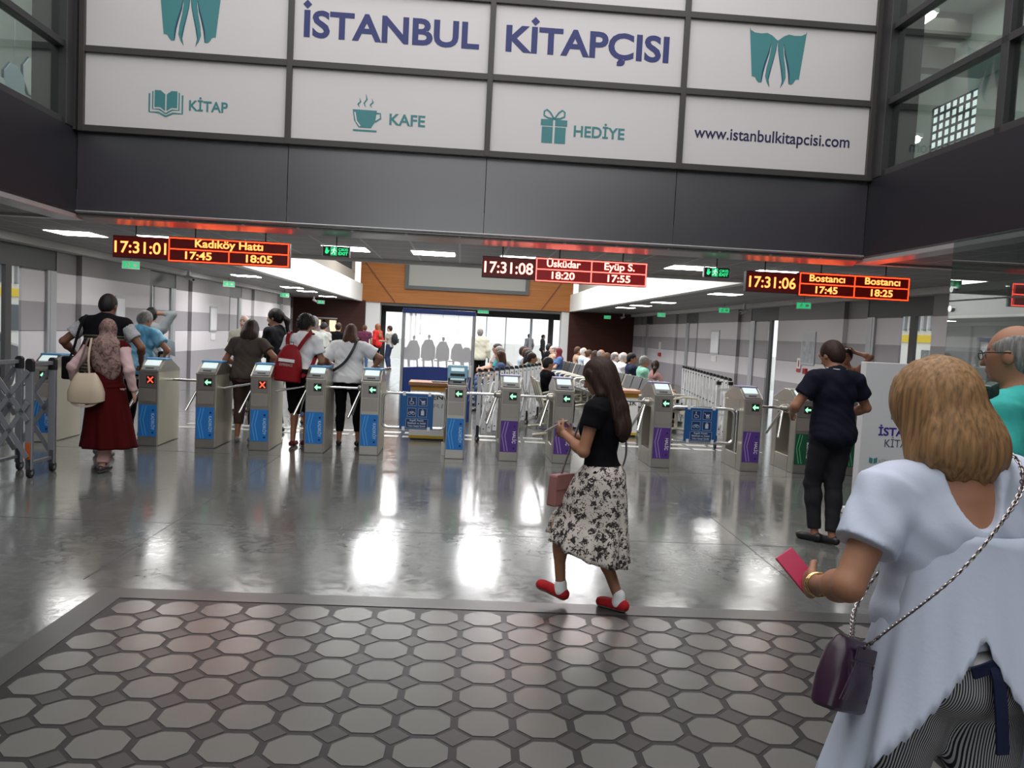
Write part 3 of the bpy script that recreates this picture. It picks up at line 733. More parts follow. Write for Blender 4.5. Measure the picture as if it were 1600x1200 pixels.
# octagonal discs behind the left gallery window
for i, (y, z, r, c) in enumerate(((11.45, 4.62, .26, (.42, .55, .60)), (11.92, 4.83, .27, (.75, .77, .74)), (11.1, 4.42, .2, (.6, .66, .66)))):
    t = thing('octagon_panel', ['pale blue octagon panel behind the left gallery window', 'white octagon panel behind the left gallery window', 'small grey octagon panel behind the left gallery window'][i], 'wall panel', hp(-6.4, y, z), HALL)
    MB().prism([(r * math.cos(R(22.5 + 45 * k)), r * math.sin(R(22.5 + 45 * k))) for k in range(8)], 0, .03, 'x').build('face', mat('octagon_tone_%d' % i, c, .4), t)
    MB().tube([(0.0, r * math.cos(R(22.5 + 45 * k)), r * math.sin(R(22.5 + 45 * k))) for k in range(8)], .016, 6, closed=True).build('rim', M_TEALDARK, t)
    MB().bar((.015, 0, r), (.015, 0, 7.1 - z), .012, .012).build('hanger_rod', M_SILVER, t)

# --- cameras, wall posters, alarms
def cctv(x, y, z, s, label):
    t = thing('security_camera', label, 'security camera', hp(x, y, z), HALL, 'white security cameras')
    MB().box(-.03, .03, -.03, .03, .03, 2.69 - z).build('bracket', M_WHITE, t)
    mb = MB().tube([(s * -.03, .0, .04), (s * .15, -.12, -.03)], [.05, .045], 12); mb.build('camera_body', M_WHITE, t, smooth=True)
    MB().tube([(s * .148, -.119, -.029), (s * .158, -.126, -.034)], .032, 10).build('lens', M_BLACK, t)
cctv(-6.6, 19.2, 2.48, 1, 'white security camera over the second left door'); cctv(-6.3, 33.5, 2.5, 1, 'white security camera by the left dark timber wall')
cctv(6.9, 35.0, 2.5, -1, 'white security camera by the right dark timber wall'); cctv(7.3, 21.0, 2.45, -1, 'white security camera over the right door bay')
def wall_poster(X, s, ya, yb, z0, z1, label, grey=False, lit=False):
    t = thing('wall_poster', label, 'poster', hp(X + s * .012, (ya + yb) / 2, 0), HALL)
    L = abs(yb - ya) / 2
    MB().box(-.012, .012, -L, L, z0, z1).build('frame', M_SILVER, t)
    m = mat('grey_photo_print', (.3, .31, .33), .3, noise=.8, nscale=5) if grey else mat('white_poster_sheet', (.8, .8, .82), .25, noise=.12, nscale=3)
    MB().box(s * .012 - .002, s * .012 + .002, -L + .04, L - .04, z0 + .05, z1 - (.22 if grey else .05)).build('sheet', m, t)
    if not grey: MB().box(-.012, .012, -L * .6, L * .6, z0 - .22, z0 - .05).build('leaflet_box', M_WHITE, t)
wall_poster(-6.9, 1, 21.8, 22.4, 1.22, 1.9, 'tall white poster on the left banded wall'); wall_poster(-6.9, 1, 15.95, 16.4, 1.3, 1.93, 'white poster on the left wall behind the man in the dark vest')
wall_poster(7.6, -1, 23.8, 24.6, 1.24, 1.98, 'tall white poster on the right banded wall'); wall_poster(7.6, -1, 17.2, 17.9, 1.2, 1.95, 'grey photo poster in a silver frame on the right wall', True)
M_RED = mat('alarm_red', (.42, .012, .012), .5)
t = thing('fire_sign', 'red and white fire extinguisher sign left of the grey photo poster', 'sign', hp(7.585, 17.98, 0), HALL)
MB().box(-.006, .006, -.1, .1, 1.02, 1.34).build('plate', M_WHITE, t); MB().box(-.012, -.005, -.1, .1, 1.02, 1.10).build('red_strip', M_RED, t); MB().box(-.012, -.005, -.022, .022, 1.14, 1.29).build('symbol', M_RED, t)
t = thing('fire_alarm', 'small red fire alarm box under the grey photo poster', 'alarm', hp(7.57, 17.6, 1.05), HALL)
MB().box(-.03, .03, -.08, .08, -.06, .07).build('case', M_RED, t, bevel=.01); MB().box(-.036, -.028, -.03, .03, -.02, .03).build('button', M_BLACK, t)
t = thing('fire_alarm', 'red fire alarm box far along the right wall', 'alarm', hp(7.57, 30.9, 1.02), HALL)
MB().box(-.03, .03, -.16, .16, -.06, .08).build('case', M_RED, t, bevel=.01); MB().box(-.03, .03, -.04, .04, .1, .5).build('wall_plate', M_WHITE, t)
t = thing('projection_screen', 'grey projection screen in a dark frame on the honey timber wall', 'screen', hp(0, 35.95, 0), HALL)
mb = MB().box(-2.78, 2.74, -.06, .03, 3.30, 3.46).box(-2.78, 2.74, -.06, .03, 4.9, 5.0).box(-2.78, -2.62, -.06, .03, 3.46, 4.9).box(2.58, 2.74, -.06, .03, 3.46, 4.9); mb.build('frame', mat('slate_frame', (.075, .08, .08), .5), t)
MB().box(-2.62, 2.58, -.03, .02, 3.46, 4.9).build('screen_cloth', mat('grey_screen_cloth', (.33, .33, .30), .7), t)

# ================================================================== TICKET GATES
LINES = {'blue': ((0.022, 0.19, 0.56), (0.10, 0.38, 0.78), 'KADIKÖY'), 'purple': ((0.095, 0.035, 0.24), (0.36, 0.25, 0.55), 'HALİÇ'), 'green': ((0.012, 0.085, 0.04), (0.10, 0.40, 0.2), 'BOSTANCI')}
L_ARROW = mat('green_arrow_led', (.2, .8, .4), .5, emit=(0.30, 1.0, 0.45), estr=1.6); L_CROSS = mat('red_cross_led', (.8, .1, .05), .5, emit=(1.0, 0.07, 0.03), estr=2.2)
def gate(x, line, state, label, y=9.87, arm='level', tall=False, w=.235, arms=True):
    base, lt, word = LINES[line]
    t = thing('ticket_gate', label, 'ticket gate', (x, y, 0), HALL, 'turnstile ticket gates')
    h = w / 2
    # cabinet: front post, rear post, right-hand side plate, plinth and hood
    mb = MB()
    mb.box(-h, h, 0, .17, 0, .905)
    mb.box(-h, h, .60, .74, 0, .88)
    mb.box(-h + .0, h - .004, .17, .60, 0, .2)
    mb.box(-h, h - .004, .17, .60, .74, .9)
    mb.build('cabinet', M_STEEL, t, bevel=.008)
    MB().box(h - .01, h + .006, .012, .728, .01, .90).build('side_panel', M_STEELSIDE, t, bevel=.003)
    MB().box(h - .06, h - .05, .17, .60, .2, .74).build('inner_panel', M_STEEL, t)
    hood = MB().prism([(-.004, .895), (-.004, .915), (.22, 1.05), (.42, 1.055), (.745, .925), (.745, .875), (.60, .88)], -h - .004, h + .006, 'x')
    hood.build('hood', M_STEEL, t, bevel=.006)
    n = Vector((0, .22 + .004, 1.05 - .915)); n.normalize()
    def sl(u): return (-.004 + n.y * u, .915 + n.z * u)
    def slab(u0, u1, xa, xb, lift, name, m):
        (ya, za), (yb, zb) = sl(u0), sl(u1); nx = (-n.z * lift, n.y * lift)
        MB().add([(xa, ya, za), (xb, ya, za), (xb, yb, zb), (xa, yb, zb), (xa, ya + nx[0], za + nx[1]), (xb, ya + nx[0], za + nx[1]), (xb, yb + nx[0], zb + nx[1]), (xa, yb + nx[0], zb + nx[1])],
                 [(0, 1, 2, 3), (4, 5, 6, 7), (0, 1, 5, 4), (1, 2, 6, 5), (2, 3, 7, 6), (3, 0, 4, 7)]).build(name, m, t)
    slab(.02, .10, -h + .02, h - .02, .006, 'card_reader', mat('reader_grey', (.22, .22, .22), .4)); slab(.045, .07, -.05, .05, .009, 'reader_slot', M_BLACK)
    slab(.12, .235, -h + .03, h - .03, .007, 'screen', M_SCREENLIT)
    if line == 'blue': MB().box(-h - .006, h + .008, .215, .43, 1.04, 1.064).build('top_band', mat('pale_blue_cap', (.10, .33, .62), .4), t, bevel=.004)
    elif line == 'purple': MB().box(-h - .006, h + .008, .215, .43, 1.04, 1.062).build('top_band', mat('lilac_cap', (.30, .27, .45), .4), t, bevel=.004)
    # front: arrow display, reader plate, line sticker
    dp_ = MB().box(-h + .02, h - .02, -.006, .002, .715, .885).build('display_plate', mat('display_surround', (.34, .31, .29), .35, .7), t)
    MB().box(-.02, .075, -.010, -.004, .765, .86).build('display_glass', M_BLACK, dp_)
    k = Ink()
    if state == 'go':
        c, z = .028, .812
        k.poly([(c - .04, z), (c - .005, z + .036), (c - .005, z + .011), (c + .038, z + .011), (c + .038, z - .011), (c - .005, z - .011), (c - .005, z - .036)])
        k.build('green_arrow', L_ARROW, dp_, (0, -.012, 0))
    else:
        c, z = .028, .812
        k.stroke([(c - .032, z - .036), (c + .032, z + .036)], .014).stroke([(c - .032, z + .036), (c + .032, z - .036)], .014)
        k.build('red_cross', L_CROSS, dp_, (0, -.012, 0))
    MB().box(-h + .02, h - .02, -.005, .002, .545, .705).build('reader_plate', mat('reader_plate_steel', (.40, .36, .33), .4, .6), t)
    ls_ = MB().box(-h + .012, h - .012, -.006, .002, .115, .505).build('line_sticker', mat('sticker_' + line, base, .4), t)
    k = Ink(); l = h - .012
    k.stroke([(-l + .055, .495), (-l + .02, .32), (-l + .06, .125)], .011).stroke([(-l + .09, .495), (-l + .055, .32), (-l + .095, .125)], .011)
    k.build('chevron_lines', mat('chevron_' + line, lt, .4), ls_, (0, -.008, 0))
    for q in (.44, .165): Ink().disc(l - .04, q, .013).build('round_dot', M_DEEPBLUE, ls_, (0, -.008, 0))
    writing('lettering', word, M_WHITE if line != 'blue' else mat('pale_blue_print', (.45, .68, .9), .5), ls_, l - .04, .30, .038, .20 if len(word) > 5 else .15, .015, y=-.009, rot=-90)
    if arms:
        hx, hy, hz = -h - .01, .33, .80
        mb = MB().tube([(-h + .05, hy, hz), (hx - .03, hy, hz)], [.06, .045], 14).ball((hx - .03, hy, hz), .045, 12); mb.build('tripod_hub', M_STEEL, t, smooth=True)
        dz = {'level': 0.0, 'low': -.09, 'down': -.3}[arm]
        MB().tube([(hx - .03, hy, hz), (hx - .47, hy - .02, hz + dz)], .017, 10).build('tripod_arm', M_CHROME, t, smooth=True)
        for dy in (-.2, .2): MB().tube([(hx - .03, hy, hz - .02), (hx - .15, hy + dy, hz - .36)], .017, 10).build('tripod_arm', M_CHROME, t, smooth=True)
    return t
gate(-5.22, 'blue', 'go', 'blue Kadıköy gate behind the grey folding barrier, farthest left', arm='down', y=9.8)
gate(-3.99, 'blue', 'stop', 'blue gate with a red cross in front of the man in the blue shirt')
gate(-3.30, 'blue', 'go', 'blue gate with a white arrow left of the woman in brown')
gate(-2.645, 'blue', 'stop', 'blue gate with a red cross between the woman in brown and the red backpack', arm='low')
gate(-1.975, 'blue', 'go', 'blue gate with a green arrow right of the red backpack', arm='low')
gate(-1.305, 'blue', 'go', 'blue gate with navy side right of the woman in white')
gate(-0.245, 'blue', 'go', 'blue gate with a raised pale blue reader right of the swing barrier', arms=False)
gate(0.424, 'purple', 'go', 'purple Haliç gate in front of the middle white barrier')
gate(1.094, 'purple', 'go', 'purple Haliç gate just left of the woman in the printed skirt')
gate(2.34, 'purple', 'go', 'purple Haliç gate just right of the woman in the printed skirt')
gate(3.475, 'purple', 'go', 'purple Haliç gate right of the blue notice, beside the open hinge', arms=False)
gate(4.145, 'green', 'go', 'green gate at the left hand of the man in navy')
gate(4.80, 'green', 'go', 'green Bostancı gate seen right of the man in navy')
# raised reader on the gate by the swing barrier
rd = thing('ticket_validator', 'pale blue ticket validator mounted on top of the gate by the swing barrier', 'ticket validator', (-.245, 9.87, 0), HALL)
MB().box(-.125, .125, .03, .16, 1.0, 1.16).build('case', mat('cyan_case', (.28, .52, .66), .4), rd, bevel=.01)
MB().box(-.08, .08, .022, .034, 1.09, 1.13).build('screen', M_SCREENLIT, rd); MB().box(-.09, .09, .024, .034, 1.03, 1.06).build('slot', M_BLACK, rd)
MB().tube([(.15, .05, 1.02), (.15, .05, 1.16)], .02, 10).build('handset', M_WHITE, rd)
MB().tube([(.15, .05, 1.02), (.13, .04, .9), (.17, .05, .8), (.15, .08, .72)], .004, 6).build('cord', M_WHITE, rd)
# swing barriers with notices
M_NOTICE = mat('notice_blue', (.012, .10, .30), .4); M_NOTICEDARK = mat('notice_navy', (.008, .03, .12), .4); M_NOTICEINK = mat('notice_pale_print', (.55, .64, .74), .5)
def notice(parent, cx, zc, w, h, y):
    thg = parent; parent = MB().box(cx - w / 2, cx + w / 2, y - .008, y, zc - h / 2, zc + h / 2).build('notice_plate', M_NOTICE, parent, bevel=.002)
    for sx in (-1, 1):
        for sz in (-1, 1): MB().box(cx + sx * w * .38 - .018, cx + sx * w * .38 + .018, y - .012, y + .012, zc + sz * h / 2 - .018, zc + sz * h / 2 + .03).build('clamp', M_WHITE, parent)
    a = w * .13; q = Ink(); d = Ink()
    cs = [(cx - w * .165 + w * .02, zc + h * .30), (cx + w * .165 + w * .02, zc + h * .30), (cx - w * .165 + w * .02, zc - h * .02), (cx + w * .165 + w * .02, zc - h * .02)]
    for c in cs: d.rect(c[0] - a, c[0] + a, c[1] - a, c[1] + a); q.frame(c[0] - a, c[0] + a, c[1] - a, c[1] + a, .003)
    d.rect(cx - w * .31, cx + w * .35, zc - h * .47, zc - h * .2); q.frame(cx - w * .31, cx + w * .35, zc - h * .47, zc - h * .2, .003)
    d.build('pictogram_ground', M_NOTICEDARK, parent, (0, y - .0095, 0))
    (x, z) = cs[0]; q.disc(x - .006, z + a * .62, a * .15, 8); q.stroke([(x - .006, z + a * .45), (x - .004, z - a * .05), (x + a * .35, z - a * .08), (x + a * .5, z - a * .55)], .008); q.ring(x - .004, z - a * .25, a * .42, .006, 14, 110, 330)
    (x, z) = cs[1]; q.poly([(x - a * .35, z + a * .1), (x + a * .55, z + a * .25), (x + a * .4, z - a * .25), (x - a * .2, z - a * .25)]); q.stroke([(x - a * .7, z + a * .5), (x - a * .35, z + a * .1), (x - a * .2, z - a * .25)], .006); q.ring(x - a * .1, z - a * .5, a * .17, .006, 10); q.ring(x + a * .35, z - a * .5, a * .17, .006, 10)
    (x, z) = cs[2]; q.ring(x - a * .42, z - a * .2, a * .32, .005, 12); q.ring(x + a * .42, z - a * .2, a * .32, .005, 12); q.stroke([(x - a * .42, z - a * .2), (x - a * .15, z + a * .25), (x + a * .3, z + a * .25), (x + a * .42, z - a * .2)], .005); q.stroke([(x - a * .15, z + a * .25), (x, z - a * .2), (x + a * .3, z + a * .25)], .005)
    (x, z) = cs[3]; q.rect(x - a * .36, x + a * .36, z - a * .6, z + a * .45); q.stroke([(x - a * .15, z + a * .45), (x - a * .15, z + a * .7), (x + a * .15, z + a * .7), (x + a * .15, z + a * .45)], .006)
    q.build('pictograms', M_NOTICEINK, parent, (0, y - .0105, 0))
    for i, s in enumerate(('Engelli, Pusetli,', 'Bisikletli ve Valizli', 'Yolcu Geçişi İçindir')):
        writing('lettering', s, M_NOTICEINK, parent, cx + w * .02, zc - h * (.27 + .08 * i), h * .05, w * (.42 if i == 0 else .54), .02, y=y - .0105)
def rail(parent, xa, xb, za, zb, r=.021):
    c = .07; pts = []
    for (px, pz, a0) in ((xb - c, zb - c, 0), (xa + c, zb - c, 90), (xa + c, za + c, 180), (xb - c, za + c, 270)):
        for k in range(6): a = R(a0 + 18 * k); pts.append((px + c * math.cos(a), 0, pz + c * math.sin(a)))
    MB().tube(pts, r, 10, closed=True).build('tube_frame', M_CHROME, parent, smooth=True)
t = thing('swing_barrier', 'chrome tube swing barrier with blue notice left of the raised validator', 'barrier', (-.78, 10.15, 0), HALL)
rail(t, -.40, .40, .33, .77); notice(t, .03, .54, .42, .44, -.035); MB().tube([(.40, 0, .02), (.40, 0, .85)], .02, 10).build('hinge_post', M_STEEL, t)
MB().box(.36, .44, -.04, .04, 0, .16).build('hinge_base', M_STEEL, t)
t = thing('swing_barrier', 'chrome tube swing barrier with blue notice between two purple gates', 'barrier', (2.87, 10.15, 0), HALL)
rail(t, -.38, .47, .31, .75); notice(t, .02, .535, .43, .43, -.035); MB().tube([(.50, 0, .14), (.50, 0, .80)], .016, 10).build('hinge_post', M_CHROME, t)

# ================================================================== FOLDING BARRIERS
def folding(name_label, pts, h, m, plates=0, wheels=(0, -1), spread=.0, capm=M_BLACK, wid=.065):
    """an expanding barrier of upright flats, lattice bars and castors; pts = plan positions of its uprights"""
    t = thing('folding_barrier', name_label, 'folding barrier', (pts[0][0], pts[0][1], 0))
    ox, oy = pts[0]; P = [Vector((x - ox, y - oy, 0)) for x, y in pts]; N = len(P)
    d = (P[-1] - P[0]).normalized(); nrm = Vector((-d.y, d.x, 0))
    for i, p in enumerate(P):
        a = math.atan2(d.y, d.x)
        mb = MB().box(-wid / 2, wid / 2, -.012, .012, .10, h - .045)
        for z in (h - .09, h * .55, h * .2): mb.box(-.0, .0, 0, 0, z, z)
        o = mb.build('upright', m, t, bevel=.004); o.location = p
        o = MB().prism([(-wid / 2 - .002, h - .05), (wid / 2 + .002, h - .05), (wid / 2 + .002, h - .02), (wid * .1, h), (-wid / 2 - .002, h)], -.014, .03, 'y').build('cap', capm, t); o.location = p
        k = MB()
        for z in (h - .10, h * .52, h * .16): k.tube([(0, -.02, z), (0, -.011, z)], .011, 8)
        o = k.build('rivets', M_BLACK, t); o.location = p
    for i in range(N - 1):
        a, b = P[i], P[i + 1]
        za, zb = (.22, .62) if i % 2 == 0 else (.62, .22)
        off = nrm * .03
        MB().bar(a + Vector((0, 0, za)) - off, b + Vector((0, 0, zb)) - off, .045, .012, nrm).build('lattice_bar', m, t)
        MB().bar(a + Vector((0, 0, zb + .22)) - off, b + Vector((0, 0, za + .22)) - off, .045, .012, nrm).build('lattice_bar', m, t)
    for i in [w % N for w in wheels]:
        p = P[i]
        o = MB().box(-.02, .02, -.02, .02, .07, .24).build('castor_fork', capm, t); o.location = p
        mb = MB().tube([(-.015, .0, .045), (.015, .0, .045)], .045, 14); o = mb.build('castor_wheel', M_BLACK, t); o.location = p
        o.rotation_euler = (0, 0, .5)
        o = MB().tube([(-.017, 0, .045), (.017, 0, .045)], .022, 12).build('castor_hub', M_SILVER, t); o.location = p; o.rotation_euler = (0, 0, .5)
    return t
N = 14
folding('long white folding barrier drawn out between the blue booth and the seats', [(.035 + 1.12 * i / (N - 1), 11.5 + 3.4 * (i / (N - 1)) ** 1.15) for i in range(N)], 1.06, M_ALU, wheels=(0, 4, 7, 10, 13), wid=.058)
N = 16
folding('white folding barrier drawn out beside the right banded wall', [(3.97 + .55 * i / (N - 1), 12.4 + 5.0 * (i / (N - 1))) for i in range(N)], 1.06, M_ALU, wheels=(0, 5, 10, 15), wid=.05)
# the end frame of the right barrier
fr = thing('folding_barrier', 'short white barrier end frame with castor standing behind the blue notice on the right', 'folding barrier', (3.72, 11.9, 0))
for x in (-.08, .10): MB().box(x - .03, x + .03, -.012, .012, .08, 1.0).build('upright', M_ALU, fr, bevel=.004)
for z in (.16, .5, .88): MB().box(-.08, .10, -.018, -.006, z, z + .04).build('cross_bar', M_ALU, fr)
for x in (-.08, .10):
    MB().box(x - .034, x + .034, -.016, .016, .97, 1.02).build('cap', M_BLACK, fr)
    MB().box(x - .02, x + .02, -.02, .02, .06, .2).build('castor_fork', M_BLACK, fr); MB().tube([(x - .014, 0, .042), (x + .014, 0, .042)], .042, 12).build('castor_wheel', M_BLACK, fr)
# grey barrier at the left edge
def grey_barrier():
    t = thing('folding_barrier', 'grey folding barrier with castors and teal octagon plates at the left edge', 'folding barrier', (-4.2, 7.85, 0), R(3))
    H = 1.14
    for i, (x, y) in enumerate(((0, -.18), (.04, .18), (-.33, -.2), (-.28, .2), (-.66, -.22), (-.6, .22), (-1.0, -.2), (-.95, .2))):
        o = MB().box(-.033, .033, -.02, .02, .08, H - .05).build('upright', M_GREYALU, t, bevel=.005); o.location = (x, y, 0)
        o = MB().prism([(-.036, H - .13), (.036, H - .13), (.036, H - .03), (.02, H - .008), (-.02, H - .008), (-.036, H - .03)], -.023, .023, 'y').build('cap', M_BLACK, t, bevel=.004); o.location = (x, y, 0)
        if i < 4 or i % 2 == 0:
            o = MB().box(-.02, .02, -.02, .02, .06, .22).build('castor_fork', M_BLACK, t); o.location = (x, y, 0)
            o = MB().tube([(-.016, .02, .05), (.016, .02, .05)], .05, 14).build('castor_wheel', M_BLACK, t); o.location = (x, y, 0)
            o = MB().tube([(-.018, .02, .05), (.018, .02, .05)], .024, 12).build('castor_hub', M_SILVER, t); o.location = (x, y, 0)
    for i in range(4):
        x = -.33 * i
        MB().bar((x, -.18, H - .06), (x + .03, .18, H - .06), .05, .035).build('top_rail', M_GREYALU, t); MB().bar((x, -.18, .14), (x + .03, .18, .14), .04, .03).build('bottom_rail', M_GREYALU, t)
        if i < 3:
            for (z0, z1) in ((.2, .72), (.72, .2), (.55, 1.02), (1.02, .55)):
                for y in (-.2, .2): MB().bar((x, y - .022 if y < 0 else y + .022, z0), (x - .32, y - .022 if y < 0 else y + .022, z1), .045, .012, (0, 1, 0)).build('lattice_bar', M_GREYALU, t)
    for z, r in ((.66, .16), (.38, .17)):
        MB().prism([(-.47 + r * math.cos(R(22.5 + 45 * k)), z + r * math.sin(R(22.5 + 45 * k))) for k in range(8)], -.262, -.25, 'y').build('octagon_plate', mat('dull_teal_plate', (.05, .17, .18), .4) if z > .5 else mat('dull_grey_plate', (.2, .22, .23), .4), t)
    MB().box(-.02, .02, -.21, -.15, .18, .34).build('orange_latch', mat('orange_latch', (.45, .10, .02), .5), t)
    return t
grey_barrier()

# ================================================================== BOOTH, DESKS, TOTEM
def translucent(name):
    m = bpy.data.materials.new(name); m.use_nodes = True; nt = m.node_tree; nt.nodes.clear()
    o = nt.nodes.new('ShaderNodeOutputMaterial'); mx = nt.nodes.new('ShaderNodeMixShader'); mx.inputs[0].default_value = .3
    a = nt.nodes.new('ShaderNodeBsdfTransparent'); b = nt.nodes.new('ShaderNodeBsdfTranslucent'); b.inputs[0].default_value = (.95, .95, .95, 1)
    nt.links.new(a.outputs[0], mx.inputs[1]); nt.links.new(b.outputs[0], mx.inputs[2]); nt.links.new(mx.outputs[0], o.inputs[0]); return m
M_BLUEBOOTH = mat('booth_blue', (.006, .03, .20), .35)
t = thing('poster_booth', 'blue booth with a clear front and printed grey figures behind the security desk', 'booth', (-.71, 14.0, 0), HALL)
MB().box(-.58, .58, -.03, .03, 0, .90).build('lower_panel', M_BLUEBOOTH, t)
mb = MB(); n = 12
mb.prism([(-.58, .86)] + [(-.58 + 1.16 * i / n, .905 + .03 * math.sin(math.pi * i / n)) for i in range(n + 1)] + [(.58, .86)], -.035, .035, 'y'); mb.build('curved_top_edge', M_BLUEBOOTH, t)
MB().box(-.63, .63, -.05, .05, 1.85, 1.93).build('header', M_BLUEBOOTH, t, bevel=.006)
for x in (-.61, .61): MB().tube([(x, 0, 0), (x, 0, 1.9)], .03, 12).build('post', M_SILVER, t, smooth=True)
MB().box(-.57, .57, -.006, .006, .9, 1.85).build('clear_sheet', translucent('translucent_sheet'), t)
k = Ink(); rnd = random.Random(3)
for c, s in ((-.43, 1.0), (-.17, 1.06), (.08, 1.0), (.34, .95), (.5, .8), (-.56, .7)):
    z = .97
    if s > .9 and c < .3: k.disc(c + .01, z + .46 * s, .026, 10, .034); k.rect(c - .004, c + .02, z + .40 * s, z + .44 * s)
    k.poly([(c - .12 * s, z + .12), (c - .11 * s, z + .30 * s), (c - .05 * s, z + .41 * s), (c + .06 * s, z + .41 * s), (c + .12 * s, z + .28 * s), (c + .12 * s, z + .10), (c + .04 * s, z + .07), (c - .05 * s, z + .08)])
    k.stroke([(c - .07 * s, z + .12), (c - .06 * s, z - .05)], .035); k.stroke([(c + .07 * s, z + .12), (c + .09 * s, z - .05)], .03)
for i in range(5): k.rect(-.5 + i * .22, -.36 + i * .22, 1.035, 1.055)
k.build('printed_figures', mat('faded_grey_print', (.60, .60, .63), .6), t, (0, -.009, 0))
k = Ink(); k.rect(-.325, -.318, 1.5, 1.85); k.disc(-.322, 1.5, .012); k.rect(.33, .336, 1.5, 1.85); k.disc(.333, 1.44, .008); k.build('hanging_marks', mat('grey_mark', (.55, .55, .57), .6), t, (0, -.009, 0))
M_DESKWOOD = mat('desk_top_wood', (.42, .20, .10), .4, noise=.15, nscale=6)
def desk(x, y, w, h, label, big, small):
    t = thing('security_desk', label, 'desk', (x, y, 0), HALL, 'security desks')
    MB().box(-w / 2 - .03, w / 2 + .03, -.05, .45, h - .05, h).build('desk_top', M_DESKWOOD, t, bevel=.005)
    mb = MB().box(-w / 2, w / 2, 0, .4, .03, h - .05); mb.build('desk_body', M_WHITE, t)
    MB().box(-w / 2, w / 2, -.006, 0, h - .12, h - .05).build('orange_band', mat('orange_print', (.62, .30, .03), .5), t)
    MB().box(-w / 2, w / 2, -.006, 0, .03, .07).build('yellow_foot_band', mat('yellow_print', (.6, .4, .03), .5), t)
    MB().box(-w / 2 + .02, w / 2 - .02, .02, .38, 0, .03).build('plinth', M_BLACK, t)
    writing('lettering', big, M_BLACK, t, 0, h - .24, .07, w * .92, .015, y=-.008)
    if small: writing('lettering', small, mat('grey_print', (.45, .45, .45), .5), t, .02, h - .36, .06, w * .6, .0, y=-.008, slant=.2)
    return t
desk(-.58, 11.4, .72, .835, 'wood-topped security desk with white front behind the left swing barrier', 'GÜVENLİK', 'VIRIT')
desk(2.32, 12.85, .62, .76, 'wood-topped security desk partly hidden by the woman in the printed skirt', 'GÜVENLİK', None)
t = thing('tablet', 'dark tablet lying on the left security desk', 'tablet', (-.52, 11.52, .835), R(8))
MB().box(-.13, .13, -.09, .09, 0, .012).build('tablet_case', M_BLACK, t, bevel=.004); MB().box(-.115, .115, -.075, .075, .012, .0135).build('tablet_screen', mat('dark_screen', (.02, .025, .03), .1), t)
# bookshop totem
t = thing('advert_totem', 'white bookshop advert totem standing behind the woman in pale blue', 'advert stand', (4.13, 7.42, 0), HALL)
MB().box(-.47, .47, 0, .10, .04, 1.49).build('panel', mat('totem_white', (.72, .72, .73), .4), t, bevel=.006)
MB().box(-.50, .50, -.12, .25, 0, .06).build('base', M_WHITE, t, bevel=.008)
emblem(t, -.02, 1.28, .58, -.003, mat('totem_blue', (.02, .22, .42), .5))
writing('lettering', 'İSTANBUL', M_DEEPBLUE if False else mat('violet_print', (.05, .02, .28), .5), t, -.02, .80, .075, .56, .028, y=-.003)
writing('lettering', 'KİTAPÇISI', mat('slate_print', (.08, .08, .12), .5), t, -.02, .69, .075, .42, .0, y=-.003)
k = Ink()
for s in (-1, 1): k.poly([(-.33 + s * .004, .525), (-.33 + s * .004, .575), (-.33 + s * .04, .585), (-.33 + s * .04, .535)])
k.build('book_icon', M_TEAL, t, (0, -.003, 0))
writing('lettering', 'KİTAP', mat('grey_print', (.45, .45, .45), .5), t, -.21, .535, .032, .13, .01, y=-.003)
writing('lettering', 'KAFE', mat('grey_print', (.45, .45, .45), .5), t, .03, .535, .032, .10, .01, y=-.003)
writing('lettering', 'HEDİYE', mat('grey_print', (.45, .45, .45), .5), t, .27, .535, .032, .15, .01, y=-.003)
writing('lettering', 'www.istanbulkitapcisi.com', M_BLACK, t, 0, .41, .035, .72, .02, y=-.003)
# glass partition at the right
for z0, z1, nm in ((.02, 2.085, 'lower glass pane of the partition behind the man in turquoise'), (2.10, 2.645, 'upper glass pane above the partition joint at the right')):
    t = thing('glass_partition', nm, 'glass partition', (4.35, 7.30, 0), R(-.5), 'glass partition panes')
    MB().box(-.006, .006, -9, 0, z0, z1).build('pane', glass_mat('partition_glass', (.70, .76, .74), .16, .0), t)
    mb = MB()
    z = 2.02 if z1 < 2.2 else 2.2
    for q in (-.015,): mb.tube([(q - .008, -.05, z), (.022, -.05, z)], .03, 14)
    mb.build('patch_bolt', M_CHROME, t)
    if z1 < 2.2: MB().box(-.03, .03, -9, 0, 0, .02).build('floor_channel', M_SILVER, t)
t = thing('banner_stand', 'narrow navy banner standing behind the glass partition', 'banner', hp(6.3, 9.3, 0), HALL)
MB().box(-.14, .14, -.01, .01, .08, 1.72).build('banner_sheet', mat('navy_banner', (.012, .022, .07), .5), t); MB().box(-.2, .2, -.12, .12, 0, .03).build('foot', M_SILVER, t); MB().tube([(0, .02, 0), (0, .02, 1.76)], .012, 8).build('pole', M_SILVER, t)
k = Ink()
for i in range(4): k.stroke([(-.04, 1.2 + i * .1), (.03, 1.24 + i * .1), (-.03, 1.27 + i * .1)], .014)
k.build('pale_marks', M_WHITE, t, (0, -.012, 0))

